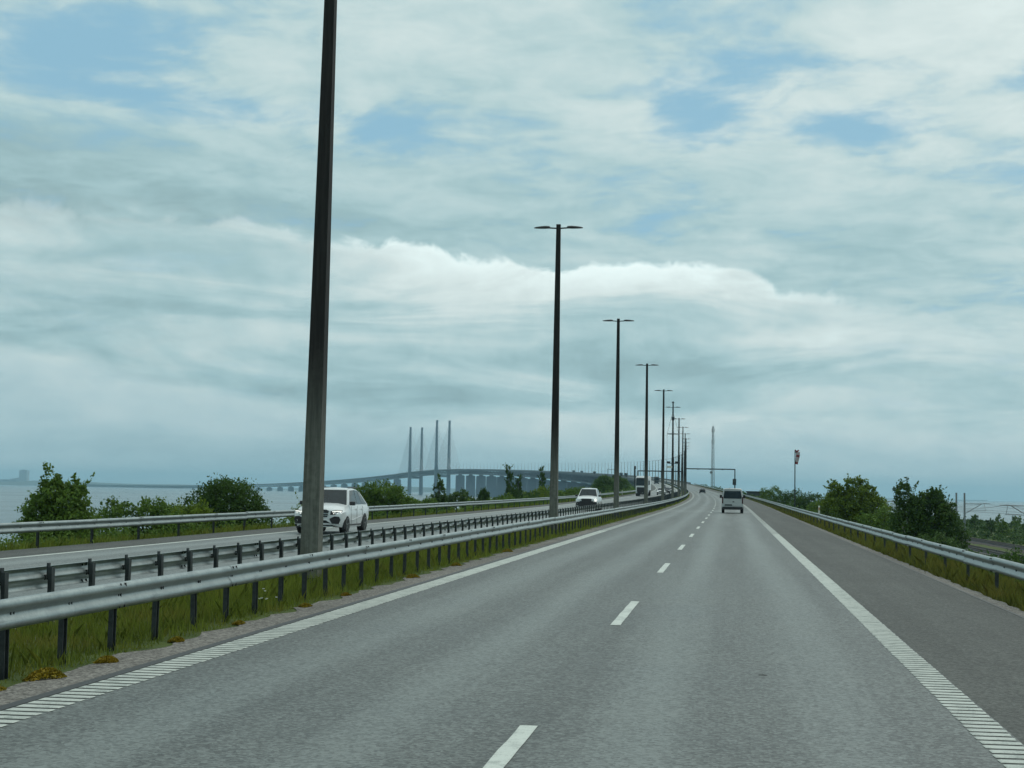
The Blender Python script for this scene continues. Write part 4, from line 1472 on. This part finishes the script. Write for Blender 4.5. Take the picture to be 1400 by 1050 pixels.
def car(name, label, cat, L=4.5, W=1.82, Hh=1.48, paint='white', suv=False, detail=1, lights=False, group=None, estate=True):
    root = thing(name, label, cat, (0, 0, 0), 0, group)
    sx_, sl, sh = W / 1.95, L / 4.92, Hh / 1.78
    def S(y, *q):
        vals = [y * sl]
        for i, c in enumerate(q[:-1]): vals.append(c * (sx_ if i % 2 == 0 else sh))
        vals.append(q[-1] * sh)
        return ring6(*vals)
    b = MB()
    b.loft([S(-2.46, .66, .42, .82, .60, .84, .92, .72, 1.10, 1.12), S(-2.36, .80, .34, .91, .58, .93, .95, .82, 1.14, 1.15), S(-2.0, .88, .28, .96, .58, .965, .95, .86, 1.15, 1.16),
            S(-1.0, .90, .26, .955, .55, .96, .90, .87, 1.13, 1.15), S(.2, .90, .26, .95, .55, .955, .88, .875, 1.12, 1.16), S(.95, .90, .26, .955, .56, .965, .90, .88, 1.11, 1.19),
            S(1.5, .90, .26, .965, .58, .975, .88, .85, 1.07, 1.15), S(2.0, .87, .27, .96, .58, .965, .85, .82, 1.01, 1.09), S(2.28, .82, .30, .935, .56, .945, .82, .76, .96, 1.03),
            S(2.40, .76, .33, .88, .55, .89, .80, .68, .93, .99), S(2.46, .66, .38, .79, .55, .80, .78, .58, .90, .95)])
    b.build('body', M[paint], root, smooth=38)
    g = MB()
    # greenhouse: roof and pillars in body colour
    bw, tw = .875, .66
    zb, zt = 1.10, 1.775
    US = (0.0, .12, .30, .55, .80, 1.0)
    yb0, yt0, yt1, yb1 = 1.02, .20, -1.62, -2.30

    def ztop(u): return float(np.interp(u, [0, .15, .45, .75, 1], [1.725, 1.765, 1.775, 1.735, 1.635]))

    def gy(u, v):
        yb = yb0 + (yb1 - yb0) * u; yt = yt0 + (yt1 - yt0) * u
        return yb + (yt - yb) * v
    rings = []
    for u in US:
        r_ = []
        for v, dw in ((0, 0), (.35, .004), (.90, 0), (.965, -.025), (1.0, -.085)):
            r_.append(((bw + (tw - bw) * v + dw) * sx_, gy(u, v) * sl, (zb + (ztop(u) - zb) * v) * sh))
        r_.append((0, gy(u, 1.0) * sl, (ztop(u) + .03) * sh))
        rings.append(r_ + [(-x, y, z) for x, y, z in reversed(r_[:-1])])
    g.loft(rings)
    g.build('roof', M[paint], root, smooth=30)
    # glass
    def gp(u, v, side=0):
        """point on the greenhouse side: u 0 (front)..1 (rear), v 0 (belt)..1 (roof)"""
        return (side * (bw + (tw - bw) * v + .006) * sx_, gy(u, v) * sl, (zb + (ztop(u) - zb) * v) * sh)
    w = MB()
    fw = [(-.80, 1.0, 1.12), (.80, 1.0, 1.12), (.615, .255, 1.69), (-.615, .255, 1.69)]
    panel(w, [(x * sx_, (y + .022) * sl, z * sh) for x, y, z in fw][::-1])
    w.build('windscreen', M['glass'], root)
    w = MB()
    rw = [(.72, -2.21, 1.18), (-.72, -2.21, 1.18), (-.57, -1.70, 1.58), (.57, -1.70, 1.58)]
    panel(w, [(x * sx_, (y - .025) * sl, z * sh) for x, y, z in rw][::-1])
    w.build('rear_window', M['glass'], root)
    for sd in (-1, 1):
        for u0, u1, u2, u3 in ((.05, .42, .40, .085), (.44, .71, .67, .425), (.73, .95, .86, .69)):
            w = MB()
            q = [gp(u0, .05, sd), gp(u1, .05, sd), gp(u2, .89, sd), gp(u3, .89, sd)]
            panel(w, q if sd < 0 else q[::-1], .008)
            w.build('side_window', M['glass'], root)
    # wheels in dark arches
    wr = .37 * (1 if suv else .90) * sh ** .2
    for x in (-1, 1):
        for y in (1.5 * sl, -1.48 * sl):
            a = MB()
            arch(a, x * .955 * sx_, y, wr * 1.16)
            a.build('wheel_arch', M['black'], root)
    for x in (-1, 1):
        for y in (1.5 * sl, -1.48 * sl): wheel(root, x * .845 * sx_, y, wr, .26 * sx_)
    def P3(x, y, z): return (x * sx_, y * sl, z * sh)
    # front: grille, lamps, intakes
    f = MB()
    panel(f, [P3(-.40, 2.465, .66), P3(.40, 2.465, .66), P3(.46, 2.462, .90), P3(.36, 2.452, .945), P3(-.36, 2.452, .945), P3(-.46, 2.462, .90)][::-1], .014)
    f.build('grille', M['black'], root)
    if detail > 1:
        f = MB().box(P3(-.27, 2.49, .80), (.36 * sx_, .02, .035)).box(P3(.27, 2.49, .80), (.36 * sx_, .02, .035)).box(P3(-.27, 2.49, .73), (.36 * sx_, .02, .02)).box(P3(.27, 2.49, .73), (.36 * sx_, .02, .02))
        f.build('grille_bar', M['chrome'], root)
        e = MB()
        c0 = P3(0, 2.49, .79)
        for i in range(20):
            q0, q1 = 2 * math.pi * i / 20, 2 * math.pi * (i + 1) / 20
            e.tube((c0[0] + .105 * math.cos(q0), c0[1], c0[2] + .105 * math.sin(q0)), (c0[0] + .105 * math.cos(q1), c0[1], c0[2] + .105 * math.sin(q1)), .013, n=5)
        for q in (90, 210, 330): e.tube(c0, (c0[0] + .1 * math.cos(rad(q)), c0[1], c0[2] + .1 * math.sin(rad(q))), .014, .006, n=5)
        e.build('emblem', M['chrome'], root)
    for sd in (-1, 1):
        f = MB()
        q = [P3(sd * .52, 2.470, .755), P3(sd * .80, 2.45, .745), P3(sd * .93, 2.29, .80), P3(sd * .93, 2.18, .915), P3(sd * .77, 2.40, .925), P3(sd * .54, 2.46, .885)]
        panel(f, q[::-1] if sd > 0 else q, .015)
        hl = f.build('headlight', M['black'] if detail > 1 else M['lampglass'], root)
        f = MB()
        if detail > 1:
            for x in (.66, .80): f.tube(P3(sd * x, 2.42, .80), P3(sd * x, 2.489 - (.04 if x > .7 else 0), .80), .026, .022, n=10)
            q = [P3(sd * .60, 2.482, .855), P3(sd * .78, 2.44, .87), P3(sd * .92, 2.25, .875), P3(sd * .92, 2.24, .892), P3(sd * .77, 2.44, .895), P3(sd * .60, 2.482, .875)]
            panel(f, q[::-1] if sd > 0 else q, .015)
            f.build('lens', M['lit'] if lights else M['lampglass'], hl)
        elif lights:
            f.tube(P3(sd * .70, 2.40, .82), P3(sd * .70, 2.49, .82), .07, n=10)
            f.build('lens', M['lit'], hl)
        f = MB()
        q = [P3(sd * .58, 2.485, .41), P3(sd * .86, 2.435, .41), P3(sd * .915, 2.40, .56), P3(sd * .87, 2.435, .68), P3(sd * .70, 2.497, .69), P3(sd * .50, 2.50, .60)]
        panel(f, q[::-1] if sd > 0 else q, .016)
        f.build('air_intake', M['black'], root)
    f = MB()
    panel(f, [P3(-.66, 2.42, .32), P3(.66, 2.42, .32), P3(.42, 2.475, .54), P3(-.42, 2.475, .54)][::-1], .012)
    f.build('lower_grille', M['black'], root)
    f = MB().box(P3(0, 2.475, .60), (.52 * sx_, .02, .11 * sh))
    f.build('number_plate', M['plate'], root)
    if detail > 1:
        f = MB()
        for sd in (-1, 1):
            f.tube(P3(sd * .36, 2.48, .555), P3(sd * .60, 2.475, .43), .028, n=6).tube(P3(sd * .60, 2.475, .43), P3(sd * .90, 2.38, .40), .022, n=6)
        f.tube(P3(-.36, 2.48, .555), P3(.36, 2.48, .555), .028, n=6)
        f.build('bumper_trim', M[paint], root)
        f = MB().box(P3(0, 2.42, .30), (1.3 * sx_, .10, .05))
        f.build('skid_plate', M['chrome'], root)
        f = MB()
        for sd in (-1, 1): f.tube(P3(sd * .60, .05, 1.80), P3(sd * .58, -1.7, 1.79), .022, n=6)
        f.build('roof_rail', M['black'], root)
        f = MB()
        for sd in (-1, 1):
            x = sd * .962
            for y in (.86, -.12, -1.05): f.box(P3(x, y, .72), (.008, .012, .70 * sh))
            f.box(P3(x, .2, .35), (.03, 2.2 * sl, .05))
        f.build('door_seam', M['black'], root)
        f = MB()
        for sd in (-1, 1):
            for y in (.02, -.92): f.box(P3(sd * .975, y, .95), (.03, .20, .03))
        f.build('door_handle', M[paint], root)
        f = MB()
        for sd in (-1, 1):
            q = [P3(sd * .966, .75, .50), P3(sd * .966, -.95, .66), P3(sd * .972, -.95, .69), P3(sd * .972, .75, .53)]
            panel(f, q[::-1] if sd > 0 else q, .02)
        f.build('door_crease', M[paint], root)
    for sd in (-1, 1):
        f = MB()
        f.loft([[P3(sd * (x), .92 + dy, 1.17 + dz) for dy, dz in ((-.05, -.07), (.06, -.06), (.05, .07), (-.06, .09))] for x in (.92, 1.00, 1.12)] if sd > 0 else [[P3(sd * (x), .92 + dy, 1.17 + dz) for dy, dz in ((-.05, -.07), (.06, -.06), (.05, .07), (-.06, .09))][::-1] for x in (.92, 1.00, 1.12)])
        f.build('mirror', M['black'], root)
    # rear
    for sd in (-1, 1):
        f = MB()
        q = [P3(sd * .60, -2.470, .86), P3(sd * .84, -2.45, .86), P3(sd * .88, -2.40, .98), P3(sd * .78, -2.45, 1.04), P3(sd * .60, -2.475, 1.0)]
        panel(f, q if sd > 0 else q[::-1], .015)
        f.build('tail_lamp', M['redlamp'], root)
    MB().box(P3(0, -2.44, .48), (1.5 * sx_, .10, .20)).build('rear_bumper', M['black'], root)
    return root


def van(name, label, paint, W=1.95, L=5.0, Hh=2.15, tumble=.86, lights=None):
    root = thing(name, label, 'van')
    hw = W / 2
    def ring(y, k, z0, zbelt, ztop, tw):
        h = [(hw * .90 * k, z0), (hw * .985 * k, z0 + .25), (hw * k, (zbelt + z0) / 2), (hw * .985 * k, zbelt), (hw * tw * k, ztop - .10), (hw * (tw - .10) * k, ztop - .01), (0, ztop + .02)]
        return [(x, y, z) for x, z in h] + [(-x, y, z) for x, z in reversed(h[:-1])]
    b = MB()
    zb = Hh * .57
    b.loft([ring(-L / 2, .955, .42, zb, Hh - .06, tumble), ring(-L / 2 + .07, .99, .36, zb, Hh - .02, tumble), ring(-L / 2 + .5, 1, .33, zb, Hh, tumble), ring(L / 2 - 2.3, 1, .33, zb, Hh, tumble), ring(L / 2 - 1.75, 1, .33, zb, Hh - .06, tumble - .02)])
    # front part: sloping screen to a short bonnet
    b.loft([ring(L / 2 - 1.75, 1, .33, zb - .01, Hh - .06, tumble - .02), ring(L / 2 - 1.2, 1, .33, zb - .03, Hh * .755, tumble + .02), ring(L / 2 - .85, .995, .33, zb - .08, Hh * .625, .90), ring(L / 2 - .25, .965, .33, zb - .16, Hh * .55, .82), ring(L / 2 - .06, .93, .36, zb - .24, Hh * .49, .76), ring(L / 2, .86, .42, zb - .30, Hh * .455, .72)])
    b.build('body', M[paint], root, smooth=35)
    yr = -L / 2
    # rear window, tailgate details
    w = MB()
    panel(w, [(-hw * .80, yr - .004, zb + .05), (hw * .80, yr - .004, zb + .05), (hw * .83, yr - .004, zb + .2), (hw * .74, yr - .004, Hh - .24), (-hw * .74, yr - .004, Hh - .24), (-hw * .83, yr - .004, zb + .2)], .02)
    w.build('rear_window', M['glass'], root)
    for sd in (-1, 1):
        MB().box((sd * hw * .915, yr - .005, zb - .10), (.12, .05, .62)).build('tail_lamp', M['redlamp'], root)
        for y0, y1 in ((L / 2 - 1.75, L / 2 - 2.75), (L / 2 - 2.85, -.55), (-.65, -L / 2 + .35)):
            w = MB()
            q = [(sd * hw * .995, y0, zb + .06), (sd * hw * .995, y1, zb + .06), (sd * hw * (tumble + .03), y1, Hh - .26), (sd * hw * (tumble + .03), y0, Hh - .26)]
            panel(w, q if sd < 0 else q[::-1], .012)
            w.build('side_window', M['glass'], root)
        f = MB().box((sd * (hw + .10), L / 2 - 1.35, zb + .22), (.20, .12, .30)).box((sd * (hw + .01), L / 2 - 1.35, zb + .12), (.1, .06, .06))
        f.build('mirror', M['black'], root)
    MB().box((0, yr - .03, .46), (W * .93, .14, .26)).build('rear_bumper', M['black'], root)
    MB().box((-hw * .38, yr - .012, .76), (.66, .03, .12)).build('number_plate', M['hut'], root)
    MB().box((.08, yr - .012, 1.05), (.17, .02, .09)).build('badge', M['black'], root)
    MB().box((0, yr - .008, .66), (W * .80, .012, .014)).build('tailgate_seam', M['black'], root)
    yf = L / 2
    w = MB()
    panel(w, [(-hw * .84, yf - .83, Hh * .645), (hw * .84, yf - .83, Hh * .645), (hw * (tumble - .10), yf - 1.62, Hh - .15), (-hw * (tumble - .10), yf - 1.62, Hh - .15)][::-1], .03)
    w.build('windscreen', M['glass'], root)
    MB().box((0, yf + .005, .80), (W * .50, .05, .17)).build('grille', M['black'], root)
    MB().box((0, yf + .0, .48), (W * .74, .08, .20)).build('front_bumper', M['black'], root)
    MB().box((0, yf + .03, .52), (.52, .05, .11)).build('plate', M['plate'], root)
    for sd in (-1, 1):
        hl = MB().box((sd * hw * .72, yf - .035, .86), (.36, .12, .20)).build('headlight', M['lampglass'], root)
        if lights and sd in lights: MB().tube((sd * hw * .72, yf - .05, .86), (sd * hw * .72, yf + .04, .86), .12, n=12).build('lens', M['lit'], hl)
    for x in (-1, 1):
        for y in (L * .30, -L * .30):
            a = MB()
            arch(a, x * hw * .995, y, .40)
            a.build('wheel_arch', M['black'], root)
    for x in (-1, 1):
        for y in (L * .30, -L * .30): wheel(root, x * (hw - .13), y, .345, .24, dark=True)
    return root


def truck(name, label, cabcol='truckwhite', trailcol='truckwhite', group=None, L=15.5):
    root = thing(name, label, 'truck', (0, 0, 0), 0, group)
    b = MB()
    def ring(y, w, z0, z1, r_=.12): return [(-w, y, z0), (w, y, z0), (w, y, z1 - r_ * 2), (w - r_, y, z1 - r_ * .5), (w - r_ * 2, y, z1), (-w + r_ * 2, y, z1), (-w + r_, y, z1 - r_ * .5), (-w, y, z1 - r_ * 2)]
    yf = L / 2
    b.loft([ring(yf - 2.3, 1.24, .9, 3.95), ring(yf - .5, 1.24, .75, 3.90), ring(yf - .18, 1.22, .50, 3.62), ring(yf - .04, 1.17, .42, 2.0, .06), ring(yf, 1.10, .42, 1.4, .05)][:3])
    b.loft([ring(yf - .22, 1.215, .40, 2.05, .05), ring(yf - .05, 1.19, .40, 2.02, .05), ring(yf + .02, 1.10, .44, 1.95, .05)])
    b.build('cab', M[cabcol], root, smooth=30)
    w = MB()
    panel(w, [(-1.17, yf - .135, 2.02), (1.17, yf - .135, 2.02), (1.13, yf - .17, 3.40), (-1.13, yf - .17, 3.40)][::-1], .03)
    w.build('windscreen', M['glass'], root)
    MB().box((0, yf - .02, 3.48), (2.2, .30, .14)).build('sun_visor', M['black'], root)
    MB().box((0, yf + .04, 1.10), (1.95, .06, 1.25)).build('grille', M['black'], root)
    MB().box((0, yf + .03, .42), (2.36, .16, .30)).build('bumper', M['black'], root)
    MB().box((0, yf + .05, .58), (.52, .04, .11)).build('number_plate', M['plate'], root)
    for sd in (-1, 1):
        MB().box((sd * .98, yf + .03, .78), (.36, .08, .20)).build('headlight', M['lampglass'], root)
        MB().box((sd * 1.42, yf - .15, 2.65), (.22, .16, .85)).tube((sd * 1.2, yf - .2, 3.0), (sd * 1.42, yf - .15, 3.0), .03, n=6).build('mirror', M['black'], root)
        q = [(sd * 1.245, yf - .45, 2.1), (sd * 1.245, yf - 1.4, 2.1), (sd * 1.245, yf - 1.4, 3.0), (sd * 1.245, yf - .6, 3.0)]
        w = MB(); panel(w, q if sd < 0 else q[::-1], .012); w.build('side_window', M['glass'], root)
    t = MB()
    t.loft([ring(-yf, 1.26, 1.15, 4.0, .03), ring(yf - 2.9, 1.26, 1.15, 4.0, .03)])
    t.build('trailer', M[trailcol], root)
    MB().box((0, -1.2, .95), (2.2, L - 4, .3)).build('chassis', M['black'], root)
    for x in (-1, 1):
        for y in (yf - 1.35, yf - 4.6, -yf + 2.2, -yf + 3.5, -yf + 4.8): wheel(root, x * 1.06, y, .50, .32, dark=True)
    return root


def place(o, s, t, oncoming=True, yaw=0.0):
    z = .006 + (float(opp(s)) if t < -9 else 0)
    o.location = Pv(s, t, z)
    o.rotation_euler = (math.atan(grade(s)) * (-1 if oncoming else 1), 0, head(s) + (math.pi if oncoming else 0) + yaw)
    return o


place(car('suv', 'white SUV with black mirrors coming towards us, half behind the nearest lamp post', 'car', 4.95, 2.02, 1.86, 'white', True, 2, True), 62.3, -16.28)
place(van('van', 'silver white van seen from behind, driving ahead in our right lane', 'silver', 1.98, 5.0, 2.28), 145.5, .30, False)
su = place(car('suv', 'oncoming white SUV with dark face and one bright headlight, right of second lamp post', 'car', 4.9, 1.96, 1.95, 'white', True, 1, False), 136, -12.3)
fm = MB()
panel(fm, [(-.68, 2.50, .36), (.68, 2.50, .36), (.74, 2.49, .62), (.56, 2.50, .82), (-.56, 2.50, .82), (-.74, 2.49, .62)][::-1], .02)
fm.build('dark_bumper', M['black'], su)
MB().tube((-.80, 2.40, .90), (-.80, 2.52, .90), .12, n=12).build('lit_headlight', M['lit'], su)
place(truck('truck', 'white lorry coming towards us behind the fourth lamp post'), 312, -15.9)
place(car('car', 'oncoming white car close behind the lorry', 'car', 4.6, 1.86, 1.6, 'white', True, 1, True), 345, -13.2)
place(car('car', 'dark oncoming car beside the sixth lamp post', 'car', 4.6, 1.84, 1.55, 'carblack', True, 1), 392, -12.9)
place(car('car', 'small far white oncoming car just right of the sixth lamp post', 'car', 4.5, 1.8, 1.5, 'white', False, 1), 420, -12.2)
place(car('car', 'far dark car driving away in our left lane near the bend', 'car', 4.5, 1.82, 1.5, 'carblack', False, 1), 480, -2.9, False)
place(car('car', 'far dark oncoming car above the white car, behind the lorry', 'car', 4.5, 1.82, 1.5, 'carblack', False, 1), 640, -15.2)
far = ['distant grey lorry on the bridge ramp between the fourth and fifth lamp posts', 'distant dark lorry on the bridge, just right of the third lamp post', 'distant pale lorry on the bridge, second to the right of the third lamp post', 'tiny pale lorry on the bridge deck, nearest the third lamp post on its left',
       'tiny dark lorry on the bridge deck midway between second and third lamp posts', 'tiny dark lorry on the bridge deck just right of the second lamp post']
tp = None
for k, (s, t, c) in enumerate(((872, -15.2, 'hut'), (1500, -15.2, 'carblack'), (1425, -15.2, 'hut'), (1900, -15, 'hut'), (2085, -15, 'carblack'), (2200, -15, 'carblack'))):
    o = place(truck('truck', far[k], c, c, 'lorries far along the bridge', 13.0), s, t)

# ------------------------------------------------------------------ air over the strait
hz = MB().box((0, 0, 101), (52000, 52000, 226))
hm = D.materials.new('haze')
hm.use_nodes = True
ht = hm.node_tree
ht.nodes.clear()
vp = ht.nodes.new('ShaderNodeVolumePrincipled')
vp.inputs['Color'].default_value = (.50, .83, 1.0, 1)
vp.inputs['Density'].default_value = .000082
vp.inputs['Anisotropy'].default_value = .2
om = ht.nodes.new('ShaderNodeOutputMaterial')
ht.links.new(vp.outputs[0], om.inputs['Volume'])
tag(hz.build('haze', hm), kind='stuff')
